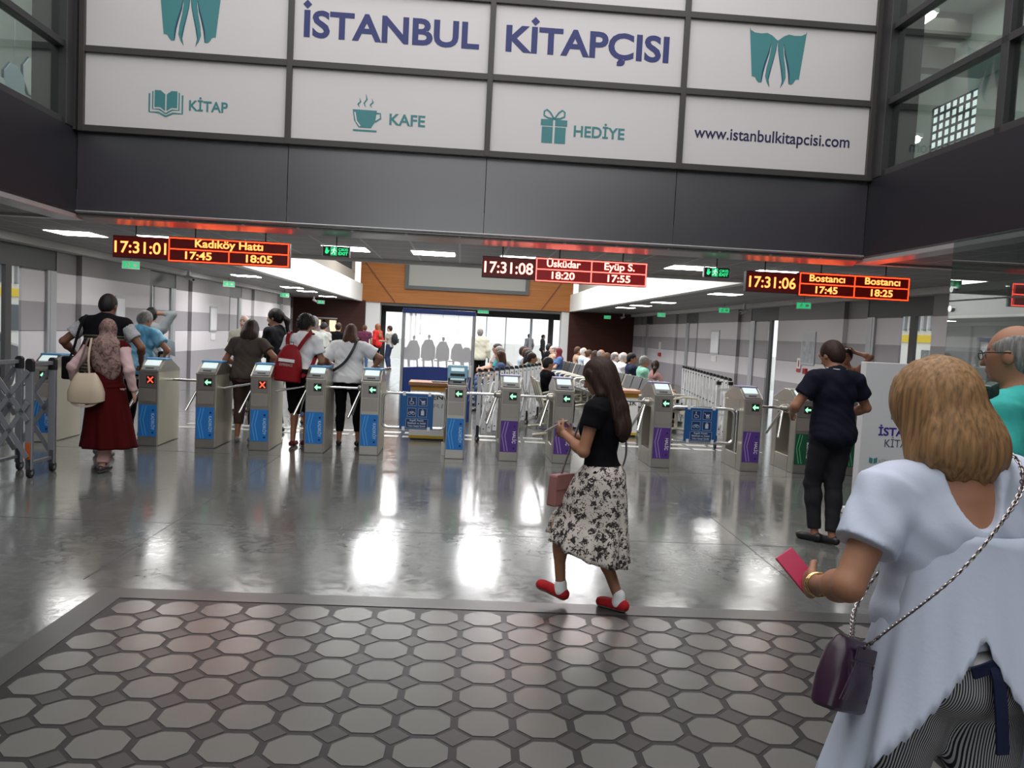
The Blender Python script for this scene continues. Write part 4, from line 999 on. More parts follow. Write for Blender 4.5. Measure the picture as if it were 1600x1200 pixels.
# kiosk hatch in the dark timber wall
t = thing('kiosk_hatch', 'lit snack kiosk hatch in the left dark timber wall', 'kiosk', hp(-6.55, 36, 0), HALL)
MB().box(-.85, .85, -.06, .02, 1.80, 1.86).build('hatch_trim', M_SILVER, t); MB().box(-.85, .85, -.15, .35, .95, 1.0).build('counter', M_SILVER, t)
MB().box(-.8, .8, 1.3, 1.35, .3, 2.2).build('back_wall', mat('kiosk_back', (.25, .16, .09), .7, noise=.5, nscale=3), t)
for x, w_ in ((-.35, .5), (.45, .3)): MB().box(x - w_ / 2, x + w_ / 2, 1.25, 1.3, 1.25, 1.75).build('lit_menu', mat('lit_menu', (.8, .7, .5), .5, emit=(1, .86, .6), estr=1.1), t)

# ================================================================== WAITING SEATS
M_SEAT = mat('black_seat_mesh', (.045, .046, .05), .4, bump=.2, bscale=300); M_CREAM = mat('cream_metal', (.62, .58, .46), .4)
def bench(n, label):
    t = thing('bench_seats', label, 'bench', (0, 0, 0), 0, 'rows of waiting seats')
    p = .58
    for i in range(n):
        y = i * p
        rings = [[(x, y + .03, z), (x, y + p - .03, z), (x, y + p - .03, z + .025), (x, y + .03, z + .025)] for x, z in ((.04, .43), (.22, .41), (.42, .43), (.47, .42))]
        MB().loft(rings).build('seat', M_SEAT, t, smooth=True)
        rings = [[(x, y + .03, z), (x, y + p - .03, z), (x + .03, y + p - .03, z), (x + .03, y + .03, z)] for x, z in ((.03, .44), (-.02, .60), (-.07, .78), (-.10, .87))]
        MB().loft(rings).build('backrest', M_SEAT, t, smooth=True)
    for i in range(n + 1):
        y = i * p
        mb = MB().tube([(.04, y, .44), (.0, y, .56), (-.08, y, .80), (-.105, y, .88)], .018, 8); mb.tube([(0, y, .60), (.18, y, .64), (.40, y, .63), (.45, y, .60), (.44, y, .43)], .018, 8)
        mb.build('armrest', M_CREAM, t, smooth=True)
    MB().box(.14, .22, 0, n * p, .34, .40).build('beam', M_CREAM, t, bevel=.005)
    for y in (.3, n * p - .3):
        mb = MB().tube([(.18, y, .36), (.18, y, .08)], .03, 10).tube([(-.12, y, .02), (.18, y, .07), (.48, y, .02)], .022, 8); mb.build('leg', M_CREAM, t, smooth=True)
    return t
def bench_line(y): return 3.12 - .09 * (y - 13.45)
_proto = {4: bench(4, ''), 3: bench(3, '')}
_used = set()
def place_bench(x, y, deg, label, n=4):
    """x, y = the end of the row from which it runs to the right of the way it faces ... to its left"""
    c = _proto[n]
    if n in _used: c = copy_tree(_proto[n])
    _used.add(n)
    c.location = (x, y, 0); c.rotation_euler = (0, 0, R(deg)); c['label'] = label; return c
for i, nm in enumerate(('nearest row of empty black waiting seats facing left, right of the security desk', 'second row of black waiting seats facing left, behind the nearest row', 'third row of waiting seats facing left, before the woman with the red headscarf', 'fourth row of waiting seats facing left, where the woman with the red headscarf sits')):
    ye = 13.5 + (i + 1) * 2.40
    place_bench(bench_line(ye), ye, 180 + 5.1, nm)
for i, nm in enumerate(('row of seats facing right where the woman looks back over her shoulder', 'row of seats facing right with people in white shirts', 'row of seats facing right in the middle distance, back to back with the third row', 'farthest row of seats facing right, back to back with the fourth row')):
    ys = 13.5 + i * 2.40
    place_bench(bench_line(ys) + .24, ys, 5.1, nm)
place_bench(.66, 17.6, 180, 'row of seats facing left behind the middle white barrier'); place_bench(.66, 20.1, 180, 'farther row of seats facing left behind the middle white barrier')
place_bench(.84, 15.2, 0, 'row of seats facing right behind the end of the middle white barrier'); place_bench(.84, 17.7, 0, 'farther row of seats facing right beyond the middle white barrier')
place_bench(1.9, 23.2, 0, 'short row of seats near the bright windows, with a man in black', 3)
place_bench(1.02, 12.1, 0, 'short row of seats just right of the middle white barrier', 3)
# ================================================================== FIGURES: smooth surfaces grown from tapered limbs
class Field:
    def __init__(s, lo, hi, cell):
        s.c = cell; s.lo = np.array(lo, np.float32)
        n = np.ceil((np.array(hi) - np.array(lo)) / cell).astype(int) + 1
        s.D = np.full(tuple(n), 1.0, np.float32); s.n = n
        s.ax = [s.lo[i] + cell * np.arange(n[i], dtype=np.float32) for i in range(3)]
    def sub(s, lo, hi):
        a = np.maximum(np.floor((np.array(lo) - s.lo) / s.c).astype(int), 0); b = np.minimum(np.ceil((np.array(hi) - s.lo) / s.c).astype(int) + 1, s.n)
        if np.any(b <= a): return None, None
        sl = tuple(slice(a[i], b[i]) for i in range(3))
        g = np.meshgrid(*[s.ax[i][sl[i]] for i in range(3)], indexing='ij')
        return sl, np.stack(g, -1)
    def add(s, prim, k=.02, cut=False):
        f, lo, hi = prim; m = k + 3 * s.c
        sl, P = s.sub(np.array(lo) - m, np.array(hi) + m)
        if sl is None: return
        d = f(P).astype(np.float32); D = s.D[sl]
        if cut:
            h = np.clip(.5 - .5 * (D + d) / k, 0, 1); s.D[sl] = D * (1 - h) - d * h + k * h * (1 - h)
        else:
            h = np.clip(.5 + .5 * (D - d) / k, 0, 1); s.D[sl] = D * (1 - h) + d * h - k * h * (1 - h)
    def grid(s): return np.stack(np.meshgrid(*s.ax, indexing='ij'), -1)
    def plane(s, p, n):           # keep the side the normal n points to
        n = np.array(n, np.float32); n /= np.linalg.norm(n)
        d = (s.ax[0][:, None, None] - p[0]) * n[0] + (s.ax[1][None, :, None] - p[1]) * n[1] + (s.ax[2][None, None, :] - p[2]) * n[2]
        s.D = np.maximum(s.D, -d)
    def ripple(s, amp, fn):
        idx = np.argwhere(np.abs(s.D) < .04)
        if not len(idx): return
        P = s.lo + idx * s.c
        s.D[tuple(idx.T)] += (amp * fn(P[:, 0], P[:, 1], P[:, 2])).astype(np.float32)
    def mesh(s):
        D = s.D.copy()
        for i in range(3):
            q = [slice(None)] * 3; q[i] = 0; D[tuple(q)] = 1; q[i] = -1; D[tuple(q)] = 1
        S = D < 0; n = np.array(D.shape) - 1
        cid = np.full(tuple(n), -1, np.int64)
        act = np.zeros(tuple(n), bool); al = np.ones(tuple(n), bool)
        for i in (0, 1):
            for j in (0, 1):
                for k in (0, 1):
                    q = S[i:n[0] + i, j:n[1] + j, k:n[2] + k]; act |= q; al &= q
        act &= ~al; N = int(act.sum()); cid[act] = np.arange(N)
        acc = np.zeros((N, 3)); cnt = np.zeros(N); quads = []
        for a in range(3):
            b, c = (a + 1) % 3, (a + 2) % 3
            s0 = [slice(None)] * 3; s1 = [slice(None)] * 3; s0[a] = slice(0, -1); s1[a] = slice(1, None)
            A = S[tuple(s0)]; B = S[tuple(s1)]; e = np.argwhere(A != B)
            d0 = D[tuple(s0)][tuple(e.T)]; d1 = D[tuple(s1)][tuple(e.T)]
            t = d0 / (d0 - d1); pos = e.astype(float); pos[:, a] += t
            ids = []
            for ob, oc in ((-1, -1), (0, -1), (0, 0), (-1, 0)):
                q = e.copy(); q[:, b] += ob; q[:, c] += oc; w = cid[tuple(q.T)]; ids.append(w)
                for x in range(3): acc[:, x] += np.bincount(w, pos[:, x], N)
                cnt += np.bincount(w, minlength=N)
            Q = np.stack(ids, 1); fl = ~A[tuple(e.T)]; Q[fl] = Q[fl][:, ::-1]; quads.append(Q)
        V = s.lo + acc / cnt[:, None] * s.c
        return V, np.concatenate(quads)
def V3(*a): return np.array(a, np.float64)
def rc(a, b, ra, rb):
    a = V3(*a); b = V3(*b); ba = b - a; L = max(ba @ ba, 1e-9); r = max(ra, rb)
    def f(P):
        t = np.clip(((P - a) @ ba) / L, 0, 1)
        return np.linalg.norm(P - a - t[..., None] * ba, axis=-1) - (ra + (rb - ra) * t)
    return f, np.minimum(a, b) - r, np.maximum(a, b) + r
def cc(a, b, ra, rb):
    a = V3(*a); b = V3(*b); ba = b - a; L = max(ba @ ba, 1e-9); r = max(ra, rb); rba = rb - ra
    def f(P):
        pa = P - a; papa = (pa * pa).sum(-1); paba = (pa @ ba) / L
        x = np.sqrt(np.maximum(papa - paba * paba * L, 0)); cax = np.maximum(0, x - np.where(paba < .5, ra, rb)); cay = np.abs(paba - .5) - .5
        k = rba * rba + L; q = np.clip((rba * (x - ra) + paba * L) / k, 0, 1); cbx = x - ra - q * rba; cby = paba - q
        sg_ = np.where((cbx < 0) & (cay < 0), -1, 1)
        return sg_ * np.sqrt(np.minimum(cax * cax + cay * cay * L, cbx * cbx + cby * cby * L))
    return f, np.minimum(a, b) - r, np.maximum(a, b) + r
def el(c, r, Rm=None):
    c = V3(*c); r = V3(*r); M = np.eye(3) if Rm is None else Rm
    def f(P):
        q = (P - c) @ M
        k0 = np.linalg.norm(q / r, axis=-1); k1 = np.linalg.norm(q / (r * r), axis=-1)
        return k0 * (k0 - 1) / np.maximum(k1, 1e-6)
    e = np.abs(M) @ r
    return f, c - e, c + e
def rotm(x=0, y=0, z=0):
    x, y, z = R(x), R(y), R(z)
    X = np.array([[1, 0, 0], [0, math.cos(x), -math.sin(x)], [0, math.sin(x), math.cos(x)]])
    Y = np.array([[math.cos(y), 0, math.sin(y)], [0, 1, 0], [-math.sin(y), 0, math.cos(y)]])
    Z = np.array([[math.cos(z), -math.sin(z), 0], [math.sin(z), math.cos(z), 0], [0, 0, 1]])
    return Z @ Y @ X
def unit(v): v = V3(*v); return v / max(np.linalg.norm(v), 1e-9)
def ik(a, b, l1, l2, hint):
    d = b - a; L = np.linalg.norm(d); mx = (l1 + l2) * .998
    if L > mx: b = a + d / L * mx; d = b - a; L = mx
    x = (L * L + l1 * l1 - l2 * l2) / (2 * L); hgt = math.sqrt(max(l1 * l1 - x * x, 0)); u = d / L
    h = V3(*hint); h = h - u * (h @ u); h = unit(h)
    return a + u * x + h * hgt, b

_SK = {'light': (.52, .30, .215), 'tan': (.36, .17, .10), 'brown': (.20, .09, .055), 'pale': (.62, .42, .34)}
def skin(k): return mat('skin_' + k, _SK[k], .5, noise=.06, nscale=9, spec=.35)
HAIRC = {'black': (.012, .010, .010), 'darkbrown': (.030, .014, .010), 'brown': (.075, .034, .018), 'grey': (.22, .21, .20), 'white': (.55, .54, .52), 'blonde': (.27, .15, .068), 'ginger': (.20, .07, .03), 'red': (.09, .02, .02)}
def hairmat(k):
    nm = 'hair_' + k
    if nm in _MC: return _MC[nm]
    c = HAIRC[k]; _MC[nm] = ramp_mat(nm, 38.0, [(.3, [q * .55 for q in c]), (.7, [min(1, q * 1.45) for q in c])], .55, stretch=(3, 3, .22)); return _MC[nm]
M_EYE = mat('eye_dark', (.02, .015, .012), .3); M_LIP = mat('lip_tone', (.34, .11, .09), .45)
M_SHOEBLACK = mat('black_shoe', (.012, .012, .013), .4); M_SOLE = mat('pale_sole', (.5, .48, .45), .6)

class Person:
    def __init__(s, label, x, y, face=0, h=1.70, lean=0, tilt=0, twist=0, head=(0, 0), seat=None, wr=None, el_hint=None, ank=None, knee=None, bw=1.0, sk='light', cell=.010, group=None, female=False, toe=None, hip=.95, name='person', fingers=True, curl=28):
        s.s = h / 1.70; s.cell = cell / s.s; s.bw = bw; s.female = female; s.sk = sk; s.fingers = fingers; s.curl = curl
        s.root = thing(name, label, 'person', (x, y, 0), R(face), group)
        zp = hip if seat is None else seat
        s.P = V3(0, 0, zp); s.T = rotm(-lean, tilt, twist); s.off = s.P - V3(0, 0, .95)
        sh = .178 * (.93 if female else 1.0) * (.75 + .25 * bw)
        s.S = {q: s.t((sg_ * sh, -.005, 1.385)) for q, sg_ in (('L', -1), ('R', 1))}
        s.neck = s.t((0, -.012, 1.43)); s.HR = s.T @ rotm(head[1], 0, head[0]); s.H = s.t((0, .012, 1.505)) + s.HR @ V3(0, .008, .085)
        wr = wr or {}; eh = el_hint or {}
        s.E = {}; s.W = {}
        for q, sg_ in (('L', -1), ('R', 1)):
            w = V3(*wr[q]) if q in wr else s.t((sg_ * .255 * (.8 + .2 * bw), .06, .875))
            s.E[q], s.W[q] = ik(s.S[q], w, .285, .255, eh.get(q, (sg_ * .35, -.8, -.2)))
        s.J = {}; s.K = {}; s.A = {}; s.toe = {}
        ank = ank or {}; kn = knee or {}
        for q, sg_ in (('L', -1), ('R', 1)):
            s.J[q] = s.P + V3(sg_ * .088, 0, -.045)
            if seat is not None: a = V3(*ank.get(q, (sg_ * .11, .43, .085))); hint = kn.get(q, (0, .5, 1))
            else: a = V3(*ank.get(q, (sg_ * .10, -.02, .085))); hint = kn.get(q, (sg_ * .08, 1, 0))
            s.K[q], s.A[q] = ik(s.J[q], a, .425, .41, hint); s.toe[q] = unit((toe or {}).get(q, (sg_ * .22, 1, 0)))
        s.parts = []
    def t(s, p): return s.T @ (V3(*p) - V3(0, 0, .95)) + s.P
    def h(s, p): return s.HR @ V3(*p) + s.H
    def up(s, q):
        t = s.toe[q]; return unit(np.cross(np.cross(t, V3(0, 0, 1)), t))
    def hv(s, v): return s.HR @ V3(*v)
    def out(s, name, F, mats, mi=None):
        V, Q = F.mesh()
        me = bpy.data.meshes.new(name); n = len(V)
        me.vertices.add(n); me.vertices.foreach_set('co', (V * s.s).astype(np.float32).ravel())
        me.loops.add(4 * len(Q)); me.loops.foreach_set('vertex_index', Q.astype(np.int32).ravel())
        me.polygons.add(len(Q)); me.polygons.foreach_set('loop_start', np.arange(0, 4 * len(Q), 4, dtype=np.int32))
        for m in (mats if isinstance(mats, list) else [mats]): me.materials.append(m)
        if mi is not None:
            C = V[Q].mean(1); me.polygons.foreach_set('material_index', mi(C).astype(np.int32))
        me.polygons.foreach_set('use_smooth', np.ones(len(Q), bool))
        me.update(calc_edges=True); me.validate()
        o = bpy.data.objects.new(name, me); COL.objects.link(o); o.parent = s.root
        return o
    def field(s, pts, pad=.2, cell=None):
        p = np.array(pts); return Field(p.min(0) - pad, p.max(0) + pad, cell or s.cell)
    def joints(s): return [s.P, s.neck, s.h((0, 0, .12))] + [d[q] for d in (s.S, s.E, s.W, s.J, s.K, s.A) for q in 'LR'] + [s.A[q] + s.toe[q] * .16 - V3(0, 0, .06) for q in 'LR']
    def torso(s, F, o=0.0, k=.05, top=True):
        b = s.bw; fem = s.female
        F.add(el(s.P + V3(0, -.012, -.01), (.150 * b + o, .108 * b + o, .11 + o), s.T), k)
        F.add(el(s.t((0, -.03 * b, .90)), (.145 * b + o, .115 * b + o, .10 + o), s.T), k)
        F.add(el(s.t((0, .008, 1.09)), ((.118 if fem else .128) * b + o, .092 * b * (1 + .25 * max(0, b - 1)) + o, .13 + o), s.T), k)
        F.add(el(s.t((0, -.002, 1.26)), ((.138 if fem else .152) * b + o, .103 * b + o, .16 + o), s.T), k)
        if fem:
            for q in (-1, 1): F.add(el(s.t((q * .065 * b, .078 * b, 1.235)), (.058 * b + o, .05 * b + o, .055 + o), s.T), .04)
        if top:
            a, c = s.S['L'], s.S['R']; m = s.t((0, -.02, 1.395))
            F.add(rc(a, m, .056 + o, .068 + o), k); F.add(rc(c, m, .056 + o, .068 + o), k)
            F.add(rc(s.t((0, -.02, 1.36)), s.t((0, -.015, 1.44)), .085 + o, .058 + o * .6), .04)
    def hand(s, F, q):
        W, E = s.W[q], s.E[q]; d = unit(W - E); sg_ = -1 if q == 'L' else 1
        up = V3(0, .35, 1) if abs(d[2]) < .75 else V3(0, 1, 0)
        a = unit(np.cross(d, np.cross(up, d)))          # across the palm, thumb side
        n = np.cross(d, a) * (1 if q == 'R' else -1)      # palm side
        n = -n if (n @ (s.t((0, .05, 1.1)) - W)) < 0 else n
        M = np.stack([d, a, n], 1)
        F.add(el(W + d * .048, (.055, .042, .017), M), .018)
        if not s.fingers:
            F.add(el(W + d * .10 + n * .012, (.045, .036, .016), M), .015); return
        cu = R(s.curl)
        for i, (off, L) in enumerate(((.029, .070), (.010, .079), (-.010, .073), (-.028, .057))):
            r0 = W + d * .083 + a * off; d1 = d * math.cos(cu * .7) + n * math.sin(cu * .7); d2 = d * math.cos(cu * 2) + n * math.sin(cu * 2)
            m = r0 + d1 * L * .52; e = m + d2 * L * .5
            F.add(rc(r0 - d * .02, m, .0098, .0092), .006); F.add(rc(m, e, .0092, .0078), .003)
        r0 = W + d * .025 + a * .03; m = r0 + unit(d * .6 + a * .75 + n * .35) * .042; e = m + unit(d * .85 + a * .15 + n * .45) * .036
        F.add(rc(r0, m, .0125, .0105), .012); F.add(rc(m, e, .0105, .0085), .004)
    def body(s):
        F = s.field(s.joints(), .17); b = s.bw; lb = .7 + .3 * b
        s.torso(F, -.004)
        F.add(rc(s.t((0, -.016, 1.40)), s.h((0, -.02, -.04)), .057 * lb, .052 * lb), .03)
        for q in 'LR':
            S, E, W = s.S[q], s.E[q], s.W[q]
            F.add(rc(S, E, .048 * lb, .037 * lb), .03); F.add(rc(E, W, .037 * lb, .0255), .015); F.add(el(E + (W - E) * .28, (.037 * lb,) * 3), .03)
            s.hand(F, q)
            J, K, A = s.J[q], s.K[q], s.A[q]
            F.add(rc(J, K, .085 * lb, .053 * lb), .04); F.add(rc(K, A, .050 * lb, .033), .02)
            c = K + (A - K) * .32; back = unit(np.cross(np.cross(A - K, s.toe[q]), A - K)); c = c - back * .014
            F.add(el(c, (.046 * lb, .048 * lb, .095 * lb)), .03)
            t = s.toe[q]; u = s.up(q); F.add(rc(A - u * .045 - t * .03, A - u * .058 + t * .13, .031, .025), .025); F.add(el(A - u * .05 + t * .12, (.036, .036, .022)), .02)
        s.headshape(F)
        HRt = s.HR.T
        def mi(C):
            q = (C - s.H) @ s.HR
            m = np.zeros(len(C), int); ax = np.abs(q[:, 0])
            m[(np.hypot((ax - .032) * 1.0, (q[:, 2] - .006) * 1.9) < .0135) & (q[:, 1] > .045)] = 1
            m[(np.abs(q[:, 2] - .030 + (ax - .03) * .12) < .0055) & (ax > .012) & (ax < .052) & (q[:, 1] > .04)] = 1
            m[(np.abs(q[:, 2] + .055) < .0085) & (ax < .024) & (q[:, 1] > .06)] = 2
            return m
        return s.out('body', F, [skin(s.sk), M_EYE, M_LIP], mi)
    def headshape(s, F, o=0.0):
        E_ = lambda c, r, k: F.add(el(s.h(c), [x + o for x in r], s.HR), k)
        E_((0, -.010, .020), (.074, .094, .094), .02); E_((0, .022, -.022), (.063, .072, .088), .03); E_((0, .034, -.080), (.042, .046, .036), .025)
        for g in (-1, 1):
            E_((g * .077, -.008, -.008), (.010, .020, .031), .008)
            F.add(el(s.h((g * .032, .100, .008)), (.020, .018, .013), s.HR), .014, cut=True); E_((g * .032, .080, .006), (.013, .013, .012), .004)
        F.add(rc(s.h((0, .090, .010)), s.h((0, .108, -.026)), .008 + o, .013 + o), .012)
        E_((0, .086, -.050), (.022, .014, .006), .006); E_((0, .086, -.061), (.020, .013, .006), .006)
    # ---- hair
    def hair(s, col, style='short', L=.3, vol=0.0, name='hair'):
        pts = [s.h((0, 0, 0)), s.h((0, -.05, -L)), s.t((0, -.1, 1.4 - max(0, L - .2)))]
        F = s.field(pts, .22)
        o = .012 + vol
        E_ = lambda c, r, k, cut=False: F.add(el(s.h(c), r, s.HR), k, cut)
        E_((0, -.016, .026), (.076 + o, .094 + o, .092 + o), .02)
        if style in ('short', 'fringe', 'curly'):
            E_((0, -.055, -.02), (.066 + o * .6, .056 + o * .6, .075 + o * .4), .03)
            E_((0, .098, -.028), (.10, .088, .074), .012, True)
            for g in (-1, 1): E_((g * .09, .020, -.060), (.04, .06, .06), .012, True)
            F.plane(s.h((0, -.04, -.085)), s.hv((0, -.25, 1)))
            if style == 'fringe':       # bald crown, hair round the sides only
                E_((0, .01, .10), (.07, .115, .078), .015, True)
        else:
            z0 = s.h((0, -.055, -.01))
            tip = s.t((0, -.125 - .02 * s.bw, 1.505 - L)) if L > .2 else s.h((0, -.065, -.04 - L * .6))
            if style in ('long', 'bob'):
                w = .088 + vol
                mid = s.h((0, -.068, -.10))
                for f in (0, .33, .66, 1.0):
                    c = mid + (tip - mid) * f
                    F.add(el(c, (w * (1.0 - .12 * f), .045 + vol * .6, .085), s.HR if f < .4 else s.T), .05)
                E_((0, -.05, -.04), (.082 + vol, .062 + vol * .6, .09), .04)
                for g in (-1, 1): F.add(rc(s.h((g * .072, .022, .03)), s.h((g * (.082 + vol * .5), .0, -.11)), .022 + vol * .3, .026 + vol * .4), .03)
            elif style == 'pony':
                E_((0, -.05, -.015), (.07, .06, .08), .03)
                a = s.h((0, -.108, .03)); F.add(rc(a, a, .03, .03), .02)
                b_ = s.h((0, -.17, -.06)); F.add(rc(a, b_, .026, .036), .02); F.add(rc(b_, b_ + V3(0, -.02, -L), .036, .014), .03)
            elif style == 'bun':
                E_((0, -.05, -.015), (.07, .06, .08), .03); a = s.h((0, -.115, .05)); F.add(rc(a, a, .042, .042), .015)
            E_((0, .105, -.035), (.070, .082, .090), .012, True)
        if style == 'curly': F.ripple(.012, lambda x, y, z: np.sin(x * 150 + 2 * np.sin(z * 90)) * np.sin(y * 140) * np.sin(z * 150))
        else:
            def strands(x, y, z):
                a = np.arctan2(x - s.H[0], -(y - s.H[1]) + .22); w = 1 + 1.6 * np.clip((s.H[2] - .06 - z) / .12, 0, 1)
                return w * (np.sin(a * 29 + 1.2 * np.sin(z * 9)) * .5 + np.sin(a * 53 + 2 * np.sin(z * 7 + 1)) * .4 + np.sin(a * 83 + np.sin(z * 12)) * .3 + np.sin(a * 11 + z * 6) * .5)
            F.ripple((.0012 if style in ('short', 'fringe') else .0026), strands)
        return s.out(name, F, hairmat(col))
    def _wr(s, a):
        return lambda x, y, z: np.sin(z * 46 + 5 * np.sin(x * 9) + 3 * y) * .5 + np.sin((x + z) * 63 + 4 * np.sin(y * 12 + z * 7)) * .35 + np.sin(z * 21 - x * 24) * .4
    # ---- clothes
    def top(s, m, sleeve='short', hem=.90, o=.014, neck=.07, wr=.0035, name='shirt', frac=None, loose=0.0, vneck=0.0, cell=None):
        F = s.field([s.P, s.neck] + [d[q] for d in (s.S, s.E, s.W) for q in 'LR'], .2, cell)
        s.torso(F, o)
        if loose: F.add(el(s.t((0, 0, 1.02)), (.15 * s.bw + loose, .115 * s.bw + loose, .2), s.T), .06)
        n = s.T @ V3(0, 0, 1)
        F.plane(s.t((0, 0, hem)), n)
        lb = .7 + .3 * s.bw
        if sleeve != 'none':
            for q in 'LR':
                S, E, W = s.S[q], s.E[q], s.W[q]
                if sleeve == 'short':
                    f = frac or .62; F.add(cc(S - (E - S) * .02, S + (E - S) * f, .056 * lb + o, .050 * lb + o * 1.3 + .006), .03)
                else:
                    f = frac or .93; F.add(rc(S, E, .050 * lb + o, .040 * lb + o), .03); F.add(cc(E, E + (W - E) * f, .040 * lb + o, .030 + o * .9), .012)
                    F.add(rc(E, E, .041 * lb + o, .041 * lb + o), .01)
        else:
            for q in 'LR': F.add(rc(s.S[q] + (s.E[q] - s.S[q]) * .1, s.E[q], .062, .062), .01, True)
        F.ripple(wr, s._wr(0))
        F.add(el(s.t((0, .018, 1.475)), (neck + .005, neck + .012, .055), s.T), .008, True)
        F.add(rc(s.t((0, -.016, 1.40)), s.h((0, -.02, -.02)), neck * .86, neck * .86), .006, True)
        if vneck: F.add(el(s.t((0, -.13, 1.46)), (vneck, .13, .17), s.T), .01, True)
        return s.out(name, F, m)
    def pants(s, m, to=.96, o=.012, top=1.0, flare=.0, wr=.003, name='trousers', taper=True):
        F = s.field([s.P + V3(0, 0, .1)] + [d[q] for d in (s.J, s.K, s.A) for q in 'LR'], .17)
        b = s.bw; lb = .7 + .3 * b
        F.add(el(s.P + V3(0, -.012, -.01), (.150 * b + o, .108 * b + o, .11 + o), s.T), .05); F.add(el(s.t((0, -.03 * b, .90)), (.145 * b + o, .115 * b + o, .10 + o), s.T), .05)
        F.add(el(s.t((0, .0, 1.02)), (.128 * b + o, .095 * b + o, .08), s.T), .05)
        for q in 'LR':
            J, K, A = s.J[q], s.K[q], s.A[q]
            if to <= .5: F.add(cc(J, J + (K - J) * (to / .5), .088 * lb + o, .066 * lb + o + flare), .04)
            else:
                F.add(rc(J, K, .087 * lb + o, .056 * lb + o), .04); f = (to - .5) / .5
                F.add(cc(K, K + (A - K) * f, .056 * lb + o, (.052 - .012 * f) * lb + o + flare), .015); F.add(rc(K, K, .057 * lb + o, .057 * lb + o), .01)
                F.add(el(K + (A - K) * .3 - s.toe[q] * .012, (.05 * lb + o, .05 * lb + o, .09)), .03) if f > .5 else None
        F.ripple(wr, s._wr(0))
        F.plane(s.t((0, 0, top)), -(s.T @ V3(0, 0, 1)))
        return s.out(name, F, m)
    def shoes(s, m, sole=True, o=.006, low=True, name='shoe'):
        for q in 'LR':
            A, t = s.A[q], s.toe[q]; F = Field(A - V3(.22, .26, .12), A + V3(.22, .26, .08), min(s.cell, .010))
            u = s.up(q); F.add(rc(A - u * .043 - t * .035, A - u * .055 + t * .13, .033 + o, .026 + o), .025); F.add(el(A - u * .05 + t * .115, (.037 + o, .037 + o, .024 + o)), .02)
            F.plane(A - u * .083, u)
            if low: F.plane(A - u * .012 + t * .03, -unit(u + t * .12))
            else: F.add(rc(A, A + V3(0, 0, .03), .045, .045), .02)
            ob = s.out(name, F, [m, M_SOLE if sole is True else (sole or m)], (lambda C, A=A, u=u: (((C - A) @ u) < -.066).astype(int)))
    def loft(s, name, rings, m, n=64, folds=9, seed=0, thick=.004):
        """cloth hung from rings (z, cx, cy, rx, ry, fold depth)"""
        rr = []
        for (z, cx, cy, rx, ry, fd) in rings:
            g = []
            for k in range(n):
                a = 2 * math.pi * k / n; zz = z(a) if callable(z) else z; w = 1 + fd * (math.sin(a * folds + seed) * .7 + math.sin(a * (folds * 2 + 1) + seed * 2 + zz * 5) * .3)
                g.append((cx + rx * w * math.cos(a), cy + ry * w * math.sin(a), zz))
            rr.append(g)
        o = MB().loft([[tuple(c * s.s for c in p) for p in g] for g in rr], cap=False).build(name, m, s.root)
        o.data.polygons.foreach_set('use_smooth', [True] * len(o.data.polygons))
        if thick: q = o.modifiers.new('thickness', 'SOLIDIFY'); q.thickness = thick
        return o
    def at(s, p):                   # figure coordinates -> world
        return s.root.matrix_basis @ Vector([c * s.s for c in p])
# ================================================================== PEOPLE
NAVY = cloth('navy_polo', (.006, .007, .017)); BLACKC = cloth('black_cotton', (.006, .006, .008), spec=.1); JEANBLACK = cloth('black_jeans', (.018, .018, .022))
WHITEC = cloth('white_cotton', (.86, .86, .87), noise=.03); DENIM = cloth('blue_denim', (.06, .10, .20)); GREYC = cloth('grey_cotton', (.22, .225, .23))
def strap(parent_name, pts, w, m, parent, th=.006):
    mb = MB()
    for a, b in zip(pts[:-1], pts[1:]): mb.bar(a, b, w, th, (0, 1, 0))
    return mb.build(parent_name, m, parent)
def smooth_path(pts, n=6):
    P = [Vector(p) for p in pts]; out = []
    for i in range(len(P) - 1):
        a = P[max(i - 1, 0)]; b = P[i]; c = P[i + 1]; d = P[min(i + 2, len(P) - 1)]
        for k in range(n):
            t = k / n; out.append(.5 * ((2 * b) + (c - a) * t + (2 * a - 5 * b + 4 * c - d) * t * t + (3 * b - a - 3 * c + d) * t ** 3))
    return out + [P[-1]]
def phone(label, loc, rot, m, size=(.072, .009, .148)):
    t = thing('phone', label, 'phone', loc); t.rotation_euler = rot
    x, y, z = [q / 2 for q in size]
    MB().box(-x, x, -y, y, -z, z).build('phone_case', m, t, bevel=.003); MB().box(-x * .92, x * .92, y, y + .0008, -z * .94, z * .94).build('phone_screen', mat('phone_glass', (.02, .02, .025), .08), t)
    return t

# ---- woman in pale blue, right foreground, walking away with a phone
w = Person('woman in a pale blue blouse and striped trousers, blonde bob, at the right foreground', 1.235, 1.92, 5, 1.565, lean=3, tilt=-6, head=(14, -12), female=True, bw=1.26, sk='tan', cell=.0065,
           wr={'L': (-.315, .19, 1.05), 'R': (.34, .17, 1.06)}, el_hint={'L': (-.65, -.5, -1), 'R': (.6, -.5, -.8)}, ank={'L': (-.1, .14, .085), 'R': (.1, -.22, .13)}, curl=42)
w.body(); w.hair('blonde', 'bob', .13, .022)
PALEBLUE = cloth('pale_blue_jersey', (.55, .60, .72), noise=.03, nscale=6, bump=.06)
w.top(PALEBLUE, 'short', 1.0, .018, .075, .0045, 'blouse', frac=.60, vneck=.075, cell=.0075, loose=.035)
def hemz(a):                                     # the back of the hem is cut up into a peak
    d = abs((a - 1.5 * math.pi + .33 + math.pi) % (2 * math.pi) - math.pi)
    return 1.045 - .49 * min(1, (d / 1.25) ** .9) + .008 * math.sin(a * 60)
